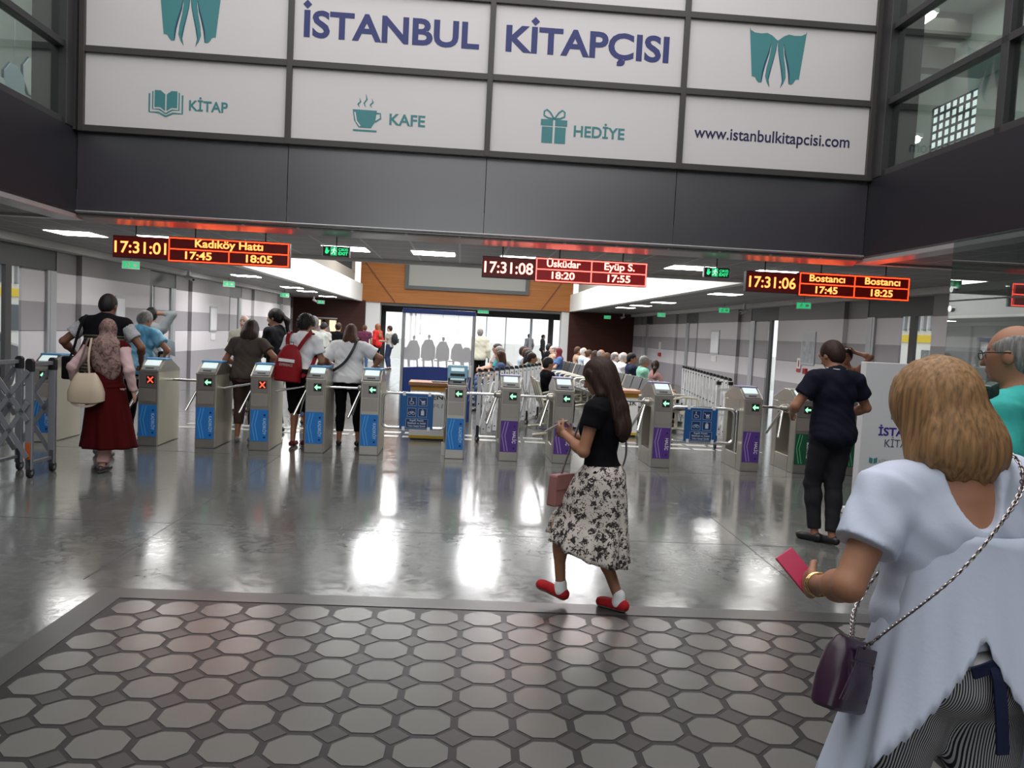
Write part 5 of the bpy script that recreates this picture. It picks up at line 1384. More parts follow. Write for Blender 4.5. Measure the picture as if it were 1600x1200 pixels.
def hem_ring(f_):
    g = []
    for k in range(180):
        a = 2 * math.pi * k / 180; z = 1.28 + (hemz(a) - 1.28) * f_; q = max(0, 1.28 - z) ** 1.1
        w_ = 1 + (.004 + .10 * q) * (math.sin(a * 9 + .6) * .6 + math.sin(a * 17 + z * 6) * .4)
        g.append(tuple(c * w.s for c in ((.165 + .265 * q) * w_ * math.cos(a) - .02 * q, -.012 - .06 * q + (.135 + .225 * q) * w_ * math.sin(a), z)))
    return g
o = MB().loft([hem_ring(i / 14) for i in range(15)], cap=False).build('blouse_hem', PALEBLUE, w.root)
o.data.polygons.foreach_set('use_smooth', [True] * len(o.data.polygons)); q = o.modifiers.new('thickness', 'SOLIDIFY'); q.thickness = .004
M_STRIPE = ramp_mat('fine_black_white_stripes', 62.0, [(.45, (.03, .03, .035)), (.55, (.55, .54, .56))], .85, 'X', interp='LINEAR', distort=.15)
w.pants(M_STRIPE, .93, .022, .975, .03)
k = w.field([w.P], .22); k.add(el(w.t((0, -.030, .965)), (.205, .178, .035), w.T), .02); w.out('waistband', k, mat('white_waistband', (.66, .64, .62), .7))
tie = smooth_path([(-.055, -.205, .985), (-.05, -.222, .95), (-.045, -.235, .87), (-.04, -.245, .77)])
strap('navy_tie', [tuple(c * w.s for c in p) for p in tie], .030, cloth('navy_ribbon', (.012, .016, .045)), w.root); strap('navy_tie', [tuple(c * w.s for c in p) for p in smooth_path([(-.055, -.21, .978), (-.085, -.212, .968), (-.11, -.208, .958)])], .028, cloth('navy_ribbon', (.012, .016, .045)), w.root)
w.shoes(M_SHOEBLACK)
c = w.h((.073, -.117, .03)); o = MB().box(-.026, .026, -.018, .012, -.018, .018).build('hair_clip', mat('dark_green_clip', (.02, .05, .045), .25), w.root, bevel=.008); o.location = [q * w.s for q in c]; o.rotation_euler = (0, R(-12), R(30))
d = unit(w.W['L'] - w.E['L']); mb = MB()
for q in (-.015, -.032):
    c = (w.W['L'] + d * q) * w.s; u = unit(np.cross(d, (0, 0, 1))); v = np.cross(d, u)
    mb.tube([tuple(c + .031 * (u * math.cos(t) + v * math.sin(t))) for t in np.linspace(0, 2 * math.pi, 20)[:-1]], .0025, 6, closed=True)
mb.build('bracelet', mat('gold_bangle', (.75, .55, .25), .25, 1.0), w.root)
pw = w.at(w.W['L'] + d * .085); phone('pink phone held up in the left hand of the woman in pale blue', pw + Vector((-.012, .03, .028)), (R(-40), R(-28), R(20)), mat('pink_case', (.50, .03, .09), .4), (.062, .009, .125))
# quilted bag on a chain
M_BAG = mat('plum_quilted_leather', (.030, .010, .026), .3, noise=.3, nscale=6)
bg = thing('handbag', 'dark plum quilted handbag on a chain beside the woman in pale blue', 'handbag', w.at((-.345, -.05, .90)), R(20)); bg.rotation_euler = (R(0), R(20), R(40)); bg.scale = (.85, .85, .85)
rings = []
for z, a, b in ((-.11, .115, .035), (-.10, .125, .045), (-.03, .122, .05), (.05, .105, .042), (.085, .09, .022), (.09, .085, .01)):
    rings.append([(a * math.copysign(abs(math.cos(t)) ** .5, math.cos(t)), b * math.copysign(abs(math.sin(t)) ** .6, math.sin(t)), z) for t in np.linspace(0, 2 * math.pi, 33)[:-1]])
MB().loft(rings).build('bag_body', M_BAG, bg, smooth=True)
mb = MB()
for q in range(-4, 5):
    for s_ in (-1, 1): mb.tube([(q * .022 - .03 * s_, -.0455, -.075), (q * .022 + .03 * s_, -.0435, .03)], .0013, 5)
mb.build('quilt_stitching', mat('plum_stitching', (.05, .02, .045), .4), bg)
MB().box(-.07, .07, -.046, -.040, .035, .075).build('flap', M_BAG, bg, bevel=.004)
inv = Matrix.LocRotScale(bg.location, bg.rotation_euler.to_quaternion(), bg.scale).inverted()
ch = smooth_path([(-.325, -.08, .965), (-.30, -.13, 1.03), (-.17, -.190, 1.19), (-.04, -.175, 1.33), (.05, -.125, 1.42), (.085, -.04, 1.478), (.08, .05, 1.45), (.05, .17, 1.30), (-.08, .21, 1.12), (-.18, .19, .99), (-.27, .06, .955), (-.325, -.03, .965)], 12)
P_ = [inv @ w.at(p) for p in ch]; mb = MB(); mb2 = MB(); acc = 0; last = P_[0]; L_ = []
for p in P_:
    L_.append(p)
mb2.tube(L_, .0035, 6)
dist = 0; nxt = 0; par = 0
for a, b in zip(L_[:-1], L_[1:]):
    seg = (b - a).length
    while nxt <= dist + seg:
        c = a + (b - a) * ((nxt - dist) / seg); d_ = (b - a).normalized(); u = d_.cross(Vector((0, 0, 1) if par % 2 else (0, 1, .2))).normalized()
        mb.tube([c + d_ * (.0105 * math.cos(t)) + u * (.0065 * math.sin(t)) for t in np.linspace(0, 2 * math.pi, 11)[:-1]], .0022, 5, closed=True); par += 1; nxt += .0135
    dist += seg
mb.build('chain_strap', mat('antique_chain_metal', (.42, .38, .36), .3, 1.0), bg); mb2.build('chain_ribbon', M_BAG, bg)

# ---- man in turquoise at the right edge
w = Person('balding man in a turquoise T-shirt with glasses at the right edge', 2.09, 3.0, 38, 1.72, head=(0, -6), bw=1.2, sk='tan', cell=.009, wr={'R': (.2, .3, 1.0)})
w.body(); w.hair('grey', 'fringe', vol=-.006); w.top(cloth('turquoise_cotton', (.05, .42, .38)), 'short', .86, .018, .07, .004, 'tee_shirt'); w.pants(JEANBLACK); w.shoes(M_SHOEBLACK)
mb = MB()
for g in (-1, 1):
    mb.tube([tuple(w.h((g * .033 + .024 * math.cos(t), .103, .006 + .018 * math.sin(t))) * w.s) for t in np.linspace(0, 2 * math.pi, 15)[:-1]], .0022, 6, closed=True)
    mb.tube([tuple(w.h(p) * w.s) for p in ((g * .057, .103, .012), (g * .080, .06, .014), (g * .086, -.02, .008))], .0022, 6)
mb.build('glasses', M_BLACK, w.root)

# ---- woman in black top and printed skirt
w = Person('woman in a black top and printed skirt walking left with a phone', .745, 4.60, 58, 1.49, lean=0, head=(6, -22), female=True, bw=1.0, sk='tan', cell=.0068, hip=.925,
           wr={'L': (-.09, .24, 1.165), 'R': (.07, .25, 1.14)}, el_hint={'L': (-.5, -.45, -1), 'R': (.5, -.3, -1)}, ank={'L': (-.06, .22, .125), 'R': (.05, -.16, .09)}, toe={'L': (-.1, 1, .30), 'R': (.15, 1, 0)}, curl=38)
w.body(); w.hair('darkbrown', 'long', .25, .008); w.top(BLACKC, 'short', .965, .014, .075, .003, 'top', frac=.42, cell=.0075)
m, nt, b = nodes_mat('black_floral_print')
tc = nt.nodes.new('ShaderNodeTexCoord'); n1 = nt.nodes.new('ShaderNodeTexNoise'); n1.inputs['Scale'].default_value = 40; n1.inputs['Detail'].default_value = 3; n1.inputs['Distortion'].default_value = 2.2
n2 = nt.nodes.new('ShaderNodeTexVoronoi'); n2.inputs['Scale'].default_value = 22
for n in (n1, n2): nt.links.new(tc.outputs['Object'], n.inputs['Vector'])
ad = nt.nodes.new('ShaderNodeMath'); ad.operation = 'SUBTRACT'; nt.links.new(n1.outputs['Fac'], ad.inputs[0])
ml = nt.nodes.new('ShaderNodeMath'); ml.operation = 'MULTIPLY'; ml.inputs[1].default_value = .42; nt.links.new(n2.outputs['Distance'], ml.inputs[0]); nt.links.new(ml.outputs[0], ad.inputs[1])
rr = nt.nodes.new('ShaderNodeValToRGB'); rr.color_ramp.elements[0].position = .30; rr.color_ramp.elements[0].color = (.66, .59, .54, 1); rr.color_ramp.elements[1].position = .335; rr.color_ramp.elements[1].color = (.03, .022, .024, 1)
nt.links.new(ad.outputs[0], rr.inputs[0]); nt.links.new(rr.outputs[0], b.inputs['Base Color']); b.inputs['Roughness'].default_value = .8
M_FLORAL = m
R_ = []
for z, rx, ry, fd, tl in ((.985, .142, .118, .01, 0), (.93, .172, .155, .012, 0), (.85, .185, .185, .015, .01), (.75, .190, .222, .02, .02), (.66, .193, .240, .03, .035), (.59, .195, .248, .04, .05), (.575, .205, .260, .05, .05), (.50, .222, .268, .07, .065), (.425, .235, .275, .085, .08), (.40, .24, .28, .09, .085)):
    R_.append(((lambda a, z=z, tl=tl: z + tl * math.sin(a)), 0, -.015 + .55 * max(0, ry - .14), rx, ry, fd))
w.loft('printed_skirt', R_, M_FLORAL, 150, 11, .4)
for q in 'LR':
    F = w.field([w.A[q]], .14, .008); F.add(rc(w.A[q] + V3(0, 0, .02), w.A[q] + V3(0, 0, -.03), .041, .047), .02); w.out('sock', F, WHITEC)
w.shoes(cloth('red_canvas', (.42, .018, .022)), ramp_mat('striped_espadrille_sole', 60, [(.45, (.05, .025, .03)), (.55, (.6, .5, .45))], .8, 'Z', interp='LINEAR'), .010)
pm = (w.W['L'] + w.W['R']) / 2 + V3(0, .10, .05)
phone('pale phone in a case held by the woman in the printed skirt', w.at(pm), (R(58), 0, R(58)), mat('pale_pink_case', (.55, .48, .47), .4), (.07, .010, .14))
M_MAUVE = mat('mauve_leather', (.30, .13, .12), .45)
bg = thing('handbag', 'small mauve crossbody handbag beside the printed skirt', 'handbag', w.at((-.10, .24, .80)), R(40))
MB().prism([(-.085, -.10), (.085, -.10), (.07, .085), (-.07, .085)], -.035, .035, 'y').build('bag_body', M_MAUVE, bg, bevel=.012); MB().prism([(-.073, .0), (.073, .0), (.071, .09), (-.071, .09)], -.041, -.034, 'y').build('flap', M_MAUVE, bg, bevel=.004)
inv = Matrix.LocRotScale(bg.location, bg.rotation_euler.to_quaternion(), None).inverted()
st = [inv @ w.at(p) for p in smooth_path([(-.10, .24, .90), (-.12, .17, 1.1), (-.10, .11, 1.30), (-.085, .02, 1.452), (-.06, -.09, 1.40), (.02, -.128, 1.25), (.12, -.125, 1.08), (.19, -.07, .94), (.21, .03, .86), (.12, .2, .84), (-.05, .25, .88)])]
strap('strap', st, .014, mat('grey_strap', (.25, .22, .22), .5), bg, .005)

# ---- man in navy polo
w = Person('man in a navy polo shirt and black trousers standing at the green gate', 2.93, 6.42, 12, 1.66, lean=2, head=(12, -22), bw=1.16, sk='tan', cell=.008, wr={'L': (-.22, .26, 1.06), 'R': (.24, .24, 1.05)}, el_hint={'L': (-.8, -.5, -.5), 'R': (.8, -.6, -.5)},
           ank={'L': (-.085, .02, .085), 'R': (.0, -.10, .085)}, toe={'L': (-.5, 1, 0), 'R': (-.35, 1, 0)})
w.body(); w.hair('darkbrown', 'short'); w.top(NAVY, 'short', .79, .02, .066, .004, 'polo_shirt', loose=.008); w.pants(JEANBLACK, .97, .012, .98, 0); w.shoes(M_SHOEBLACK, M_SHOEBLACK)
c = w.t((0, -.014, 1.462)); mb = MB().tube([tuple((c + w.T @ V3(.073 * math.cos(t), .075 * math.sin(t), .010 * math.sin(t))) * w.s) for t in np.linspace(0, 2 * math.pi, 25)[:-1]], .010, 8, closed=True); mb.build('collar', NAVY, w.root, smooth=True)
mb = MB().tube([tuple((c + w.T @ V3(.081 * math.cos(t), .083 * math.sin(t), .012 + .010 * math.sin(t))) * w.s) for t in np.linspace(0, 2 * math.pi, 25)[:-1]], .0032, 6, closed=True); mb.build('collar_piping', M_WHITE, w.root)

# ---- person in red with raised arms beyond the green gates
w = Person('person in a red strapless top with raised arms beyond the green gates', 5.12, 10.95, 150, 1.60, female=True, sk='tan', cell=.011, wr={'L': (-.10, .0, 1.66), 'R': (.12, -.02, 1.68)}, el_hint={'L': (-1, .3, .3), 'R': (1, .3, .3)})
w.body(); w.hair('darkbrown', 'bun'); w.top(cloth('red_top', (.50, .03, .02)), 'none', .9, .012, .16, .003, 'top'); w.pants(DENIM); w.shoes(M_SHOEBLACK)

# ---- woman in headscarf and maroon dress
w = Person('woman in a brown headscarf and long maroon dress walking towards the left gates', -3.73, 8.22, 6, 1.53, lean=4, tilt=-2, head=(6, -16), female=True, bw=1.15, sk='light', cell=.009, wr={'L': (-.33, .03, .93), 'R': (.29, -.03, .90)}, el_hint={'L': (-.6, -.7, -.2)}, ank={'L': (-.06, .12, .09), 'R': (.02, -.17, .09)})
w.body()
w.top(cloth('pale_pink_crepe', (.58, .40, .40)), 'long', 1.0, .016, .07, .004, 'blouse')
MAROON = cloth('maroon_crepe', (.055, .0035, .004), spec=.08)
w.top(MAROON, 'none', .93, .024, .10, .003, 'dress_bodice')
R_ = [(z, cx, -.02 + cy, rx, ry, fd) for z, cx, cy, rx, ry, fd in ((1.12, 0, 0, .162, .135, .01), (1.0, 0, 0, .178, .155, .015), (.85, .01, 0, .205, .18, .03), (.65, .02, -.01, .235, .205, .045), (.45, .035, -.02, .262, .23, .06), (.30, .045, -.03, .285, .25, .075), (.275, .048, -.03, .29, .255, .08))]
w.loft('dress_skirt', R_, MAROON, 130, 8, 1.1)
w.pants(cloth('pink_trousers', (.60, .36, .34)), .975, .012, 1.0, .012); w.shoes(mat('dark_patent_shoe', (.05, .035, .035), .25), True)
F = w.field([w.H, w.t((0, -.1, 1.0))], .32)
F.add(el(w.h((0, -.014, .022)), (.092, .112, .108), w.HR), .02); F.add(el(w.h((0, .0, -.07)), (.080, .09, .08), w.HR), .04)
F.add(el(w.t((0, -.05, 1.40)), (.165, .135, .11), w.T), .07); F.add(el(w.t((.02, -.115, 1.26)), (.155, .08, .20), w.T), .05); F.add(el(w.t((.07, -.12, 1.14)), (.11, .065, .13), w.T), .05); F.add(el(w.t((0, .08, 1.30)), (.11, .06, .12), w.T), .05)
F.add(el(w.h((0, .115, -.01)), (.058, .075, .082), w.HR), .015, True)
F.ripple(.006, lambda x, y, z: np.sin(z * 26 + x * 22 + 2 * np.sin(x * 12)) * .6 + np.sin(z * 44 - x * 30) * .3)
w.out('headscarf', F, ramp_mat('brown_patterned_scarf', 16, [(.35, (.085, .045, .04)), (.5, (.22, .14, .125)), (.62, (.30, .20, .18)), (.75, (.12, .07, .06))], .85, distort=2.0))
bg = thing('shoulder_bag', 'beige slouchy shoulder bag on the woman in the maroon dress', 'handbag', w.at((-.13, -.25, .955)), R(4)); bg.scale = (.9, .9, .9)
M_BEIGE = mat('beige_leather', (.52, .42, .31), .5, noise=.08, nscale=6)
rings = []
for z, a, b in ((-.17, .165, .06), (-.155, .185, .085), (-.06, .185, .095), (.04, .155, .075), (.12, .115, .04), (.15, .09, .018)):
    rings.append([(a * math.copysign(abs(math.cos(t)) ** .55, math.cos(t)), b * math.copysign(abs(math.sin(t)) ** .7, math.sin(t)), z + .01 * math.cos(2 * t)) for t in np.linspace(0, 2 * math.pi, 41)[:-1]])
MB().loft(rings).build('bag_body', M_BEIGE, bg, smooth=True)
inv = Matrix.LocRotScale(bg.location, bg.rotation_euler.to_quaternion(), bg.scale).inverted()
strap('handle', [inv @ w.at(p) for p in smooth_path([(-.24, -.25, 1.08), (-.20, -.19, 1.28), (-.185, -.05, 1.475), (-.19, .05, 1.40), (-.21, .10, 1.2), (-.24, -.02, 1.08)])], .020, mat('dark_handle', (.10, .07, .055), .5), bg, .006)
strap('handle', [inv @ w.at(p) for p in smooth_path([(-.10, -.25, 1.10), (-.12, -.22, 1.28), (-.15, -.06, 1.485)])], .020, M_BEIGE, bg, .006)
strap('hanging_strap', [inv @ w.at(p) for p in smooth_path([(-.32, -.28, .92), (-.25, -.30, .78), (-.12, -.31, .75), (.0, -.30, .80), (.02, -.28, .92)])], .026, mat('pale_strap', (.62, .50, .42), .5), bg, .006)

# ---- man in a dark vest
PLAID = ramp_mat('dark_plaid', 9, [(.40, (.012, .012, .012)), (.6, (.13, .11, .075))], .85, 'Z', interp='LINEAR', distort=.3)
w = Person('man in a dark vest with plaid back walking ahead of the woman in the headscarf', -4.12, 9.0, 4, 1.80, lean=4, head=(-8, -16), bw=1.22, sk='brown', cell=.010, wr={'L': (-.33, .16, 1.04), 'R': (.30, .20, 1.0)}, el_hint={'L': (-.8, -.6, -.3), 'R': (.8, -.6, -.3)}, ank={'L': (-.1, .12, .085), 'R': (.06, -.14, .085)})
w.body(); w.hair('black', 'short', vol=-.003); w.top(cloth('pale_grey_print', (.38, .38, .40), noise=.5, nscale=40), 'short', 1.0, .012, .065); w.top(PLAID, 'none', .88, .024, .072, .003, 'vest')
F = w.field([w.neck, w.S['L'], w.S['R']], .22); w.torso(F, .030); F.plane(w.t((0, 0, 1.27)), w.T @ V3(0, 0, 1)); F.add(rc(w.t((0, -.016, 1.40)), w.h((0, -.02, .0)), .064, .06), .006, True)
for q in 'LR': F.add(rc(w.S[q] + (w.E[q] - w.S[q]) * .14, w.E[q], .066, .06), .01, True)
w.out('vest_yoke', F, BLACKC); w.pants(BLACKC, .96); w.shoes(mat('grey_shoe', (.14, .13, .12), .5))
bg = thing('shoulder_bag', 'black messenger bag at the left hip of the man in the dark vest', 'bag', w.at((-.30, -.02, .93)), R(80))
MB().box(-.13, .13, -.05, .05, -.13, .12).build('bag_body', BLACKC, bg, bevel=.02); MB().box(-.125, .125, -.062, -.05, -.06, .115).build('flap', M_BLACK, bg, bevel=.006)
inv = Matrix.LocRotScale(bg.location, bg.rotation_euler.to_quaternion(), None).inverted()
strap('strap', [inv @ w.at(p) for p in smooth_path([(-.30, -.10, 1.02), (-.24, -.14, 1.15), (-.19, -.14, 1.34), (-.17, -.04, 1.462), (-.18, .08, 1.38), (-.25, .13, 1.2), (-.30, .06, 1.02)])], .04, M_BLACK, bg)

# ---- man in blue tie-dye shirt
w = Person('grey-haired man in a light blue tie-dye shirt between the two leftmost gates', -4.44, 10.62, -8, 1.66, lean=10, head=(-14, -24), bw=1.18, sk='tan', cell=.010, wr={'R': (.24, .26, 1.10), 'L': (-.2, .25, 1.0)}, el_hint={'R': (.9, -.4, -.5)})
w.body(); w.hair('grey', 'short'); w.top(ramp_mat('blue_tie_dye', 5, [(.3, (.08, .30, .52)), (.5, (.20, .48, .68)), (.7, (.48, .70, .82))], .85, distort=1.5), 'short', .82, .026, .066, .006, loose=.02); w.pants(BLACKC, .96); w.shoes(M_SHOEBLACK)
t = thing('paper_sheet', 'white paper sheet held by the man in the tie-dye shirt', 'paper', w.at(w.W['R'] + V3(.03, .06, .08)), R(-20)); t.rotation_euler = (R(20), R(15), R(-20))
MB().box(-.10, .10, -.001, .001, -.08, .14).build('sheet', M_WHITE, t)
# ---- man in grey shirt with arms to his head
w = Person('man in a grey shirt raising an arm to his head by the left wall', -5.03, 12.5, -6, 1.70, head=(20, -8), sk='tan', cell=.012, bw=1.08, wr={'R': (.09, .02, 1.62), 'L': (-.12, .12, 1.50)}, el_hint={'R': (1, -.1, -.1), 'L': (-.8, .3, -.6)})
w.body(); w.hair('black', 'short'); w.top(cloth('steel_grey_shirt', (.27, .30, .32)), 'long', .88, .018, .066, .005, frac=.5); w.pants(BLACKC); w.shoes(M_SHOEBLACK)
bg = thing('shoulder_bag', 'black bag hanging at the right hip of the man in the grey shirt', 'bag', w.at((.20, -.02, .93)), R(-70)); MB().box(-.12, .12, -.05, .05, -.13, .12).build('bag_body', BLACKC, bg, bevel=.02); MB().box(-.115, .115, -.06, -.05, -.03, .11).build('flap', M_BLACK, bg)
inv = Matrix.LocRotScale(bg.location, bg.rotation_euler.to_quaternion(), None).inverted()
strap('strap', [inv @ w.at(p) for p in smooth_path([(.20, -.10, 1.04), (.10, -.145, 1.2), (.02, -.14, 1.36), (-.02, -.05, 1.475), (.0, .10, 1.38), (.15, .12, 1.15), (.22, .05, 1.04)])], .035, M_BLACK, bg)

# ---- woman in brown between the gates
w = Person('woman in brown T-shirt and cropped brown trousers leaning between two blue gates', -3.0, 10.52, -4, 1.60, lean=9, head=(6, -24), female=True, bw=1.32, sk='tan', cell=.0095, wr={'R': (.30, .14, 1.03), 'L': (-.22, .27, 1.05)}, el_hint={'R': (.8, -.5, -.4), 'L': (-.6, -.4, -.7)})
w.body(); w.hair('darkbrown', 'long', .20, .012); BROWNC = cloth('dark_brown_jersey', (.075, .058, .048)); w.top(BROWNC, 'short', .86, .018, .068, .004, 'tee_shirt', loose=.006); w.pants(cloth('brown_cotton', (.085, .055, .042)), .80, .014); w.shoes(mat('grey_trainer', (.22, .20, .18), .6))
# ---- man in black with ponytail
w = Person('man in a black shirt with a ponytail facing left beyond the gates', -2.86, 11.5, 70, 1.76, lean=2, head=(10, -6), sk='light', cell=.010, bw=1.1, wr={'L': (-.15, .33, 1.05), 'R': (.15, .33, 1.05)}, el_hint={'L': (-.5, -.5, -1), 'R': (.5, -.5, -1)})
w.body(); w.hair('black', 'pony', .22); w.top(cloth('black_shirt', (.016, .016, .02)), 'long', .86, .018, .066, .004); w.pants(JEANBLACK); w.shoes(M_SHOEBLACK)
F = w.field([w.H], .14, .008); F.add(el(w.h((0, .088, -.088)), (.026, .018, .022), w.HR), .01); F.add(el(w.h((0, .095, -.04)), (.026, .012, .006), w.HR), .01); w.out('beard', F, hairmat('black'))
# ---- others beyond the left gates
w = Person('person in a white shirt with black sleeve trim behind the woman in brown', -3.40, 13.0, -35, 1.60, lean=12, head=(0, -25), sk='tan', cell=.012, fingers=False); w.body(); w.hair('black', 'short'); w.top(WHITEC, 'short', .86, .018); w.pants(BLACKC); w.shoes(M_SHOEBLACK)
w = Person('bald pale man facing the camera behind the woman in brown', -4.02, 13.9, 175, 1.66, sk='pale', cell=.012, bw=1.1, fingers=False); w.body(); w.hair('white', 'fringe', vol=-.006); w.top(cloth('cream_shirt', (.55, .52, .45)), 'short', .86, .018); w.pants(GREYC); w.shoes(M_SHOEBLACK)
# ---- young man with red backpack
w = Person('young man in black shorts with a red backpack at the blue gates', -2.27, 10.36, -12, 1.69, lean=7, head=(-14, -14), sk='tan', cell=.0095, wr={'R': (.12, .25, 1.0), 'L': (-.2, .26, 1.06)}, el_hint={'R': (.7, -.6, -.4)}, ank={'L': (-.05, -.06, .085), 'R': (.07, .05, .085)})
w.body(); w.hair('black', 'curly', vol=.022); w.top(WHITEC, 'short', .93, .018, .066, .004, 'tee_shirt'); w.pants(BLACKC, .52, .03, 1.0, .02, name='shorts'); w.shoes(cloth('maroon_trainer', (.12, .018, .022)), True, .010)
F = w.field([w.H], .16, .009); F.add(el(w.h((0, .045, -.07)), (.062, .062, .052), w.HR), .02); F.add(el(w.h((0, .075, -.02)), (.05, .06, .035), w.HR), .01, True); w.out('beard', F, hairmat('black'))
M_PACK = cloth('red_pack_nylon', (.24, .008, .012), rough=.6)
bg = thing('backpack', 'red backpack with a white printed patch on the young man at the gate', 'backpack', w.at((-.05, -.235, 1.10)), R(-4)); bg.rotation_euler = (R(-4), R(4), R(-6))
rings = []
for z, a, b in ((-.25, .155, .085), (-.235, .17, .10), (-.05, .165, .105), (.08, .14, .095), (.17, .095, .07), (.215, .06, .04), (.22, .03, .02)):
    rings.append([(a * math.copysign(abs(math.cos(t)) ** .6, math.cos(t)), b * math.copysign(abs(math.sin(t)) ** .7, math.sin(t)), z) for t in np.linspace(0, 2 * math.pi, 37)[:-1]])
MB().loft(rings).build('pack_body', M_PACK, bg, smooth=True)
MB().box(-.10, .10, -.112, -.10, -.005, .035).build('printed_patch', M_WHITE, bg); writing('lettering', 'EXPERIENCE', mat('pale_print', (.5, .4, .4), .5), bg, 0, -.055, .032, .17, .01, y=-.1085)
MB().tube([(-.03, -.0, .21), (-.03, -.01, .25), (.03, -.01, .25), (.03, 0, .21)], .006, 6).build('grab_loop', M_BLACK, bg)
inv = Matrix.LocRotScale(bg.location, bg.rotation_euler.to_quaternion(), None).inverted()
strap('shoulder_strap', [inv @ w.at(p) for p in smooth_path([(.03, -.17, 1.26), (.10, -.14, 1.38), (.14, -.05, 1.468), (.15, .06, 1.42), (.18, .09, 1.25), (.15, -.06, 1.0), (.10, -.2, .92)])], .05, M_PACK, bg)
strap('shoulder_strap', [inv @ w.at(p) for p in smooth_path([(-.10, -.17, 1.26), (-.13, -.13, 1.38), (-.14, -.05, 1.468), (-.15, .06, 1.42), (-.18, .09, 1.25), (-.17, -.06, 1.0), (-.14, -.2, .92)])], .05, M_PACK, bg)
w = Person('grey-haired man in a pale shirt queueing beyond the red backpack', -2.60, 12.6, -10, 1.69, lean=2, sk='tan', cell=.012, bw=1.1, fingers=False); w.body(); w.hair('grey', 'short'); w.top(cloth('pale_mint_shirt', (.60, .64, .60)), 'short', .84, .02, loose=.015); w.pants(DENIM); w.shoes(M_SHOEBLACK)
w = Person('man in a grey T-shirt and jeans near the kiosk hatch, left arm bent', -3.90, 20.0, -20, 1.62, lean=6, head=(0, -20), sk='tan', cell=.014, fingers=False); w.body(); w.hair('black', 'short'); w.top(cloth('ash_grey_tee', (.36, .35, .33)), 'short', .88, .018); w.pants(DENIM); w.shoes(M_SHOEBLACK)
w = Person('person with dark bun in black beside the kiosk hatch queue', -3.72, 21.3, -10, 1.62, female=True, sk='light', cell=.015, fingers=False); w.body(); w.hair('darkbrown', 'bun'); w.top(BLACKC, 'short', .88, .018); w.pants(BLACKC); w.shoes(M_SHOEBLACK)
q = hp(-6.42, 36.72); w = Person('kiosk seller in white standing inside the snack hatch', q.x, q.y, 180, 1.74, sk='light', cell=.016, fingers=False); w.body(); w.hair('black', 'short'); w.top(WHITEC, 'short', .88, .018); w.pants(BLACKC); w.shoes(M_SHOEBLACK)
# ---- woman in white with cropped black leggings
w = Person('woman in a loose white top and cropped black leggings between two blue gates', -1.70, 10.56, -3, 1.61, lean=7, head=(8, -18), female=True, bw=1.25, sk='tan', cell=.0095, wr={'R': (.30, .20, 1.06), 'L': (-.24, .28, 1.10)}, el_hint={'R': (1.2, -.2, .1), 'L': (-.8, -.3, -.7)}, ank={'L': (-.09, .0, .085), 'R': (.17, .03, .085)})
w.body(); w.hair('brown', 'long', .20, -.004); w.top(WHITEC, 'short', .87, .028, .085, .005, 'tee_shirt', frac=.72, loose=.025); w.pants(BLACKC, .86, .006); w.shoes(M_SHOEBLACK, M_SHOEBLACK)
bg = thing('shoulder_bag', 'faded denim bag on a black strap carried by the woman in white', 'bag', w.at((-.30, .12, .98)), R(10)); bg.rotation_euler = (0, R(-25), R(10))
MB().box(-.15, .15, -.05, .05, -.10, .10).build('bag_body', cloth('faded_denim', (.20, .28, .42)), bg, bevel=.03); MB().box(-.14, .14, -.058, -.05, .03, .09).build('flap', cloth('faded_denim', (.20, .28, .42)), bg)
inv = Matrix.LocRotScale(bg.location, bg.rotation_euler.to_quaternion(), None).inverted()
strap('strap', [inv @ w.at(p) for p in smooth_path([(-.26, -.02, 1.05), (-.15, -.20, 1.06), (.0, -.20, 1.18), (.10, -.165, 1.36), (.12, -.04, 1.488), (.09, .12, 1.36), (-.1, .2, 1.15), (-.25, .16, 1.06)])], .035, M_BLACK, bg)
# ---- three by the far left door
w = Person('man in a purple T-shirt by the far left windows', -4.12, 29.0, 15, 1.60, sk='tan', bw=1.2, cell=.016, fingers=False); w.body(); w.hair('brown', 'short'); w.top(cloth('purple_tee', (.10, .022, .05)), 'short', .84, .02); w.pants(DENIM); w.shoes(M_SHOEBLACK)
w = Person('woman with long reddish hair in a red jacket by the far left windows', -3.86, 30.6, 60, 1.66, female=True, sk='light', cell=.016, fingers=False); w.body(); w.hair('ginger', 'long', .28, .01); w.top(cloth('red_jacket', (.50, .022, .02)), 'long', .78, .03, loose=.02, name='jacket'); w.pants(BLACKC); w.shoes(M_SHOEBLACK)
w = Person('boy in a grey T-shirt with a dark backpack by the far left windows', -3.29, 29.6, 75, 1.62, sk='light', cell=.016, fingers=False, wr={'L': (-.12, .3, 1.1), 'R': (.12, .3, 1.1)}); w.body(); w.hair('darkbrown', 'short'); w.top(cloth('stone_tee', (.42, .40, .35)), 'short', .88, .018); w.pants(cloth('indigo_jeans', (.03, .04, .09))); w.shoes(M_SHOEBLACK)
bg = thing('backpack', 'dark backpack worn by the boy in the grey T-shirt', 'backpack', w.at((.0, -.22, 1.2)), R(75)); mb = MB().ball((0, 0, 0), (.15, .11, .23), 14); mb.build('pack_body', cloth('dark_nylon', (.03, .03, .035)), bg, smooth=True); MB().box(-.10, .10, -.125, -.09, -.14, .02).build('front_pocket', cloth('dark_nylon', (.03, .03, .035)), bg, bevel=.02)
# ---- man in cream before the windows
w = Person('man in a cream jacket and black trousers standing before the bright windows', .02, 22.0, -8, 1.66, sk='brown', bw=1.15, cell=.013, fingers=False); w.body(); w.hair('grey', 'short'); w.top(cloth('cream_jacket', (.62, .60, .48)), 'long', .82, .03, loose=.02, name='jacket'); w.pants(BLACKC); w.shoes(M_SHOEBLACK)
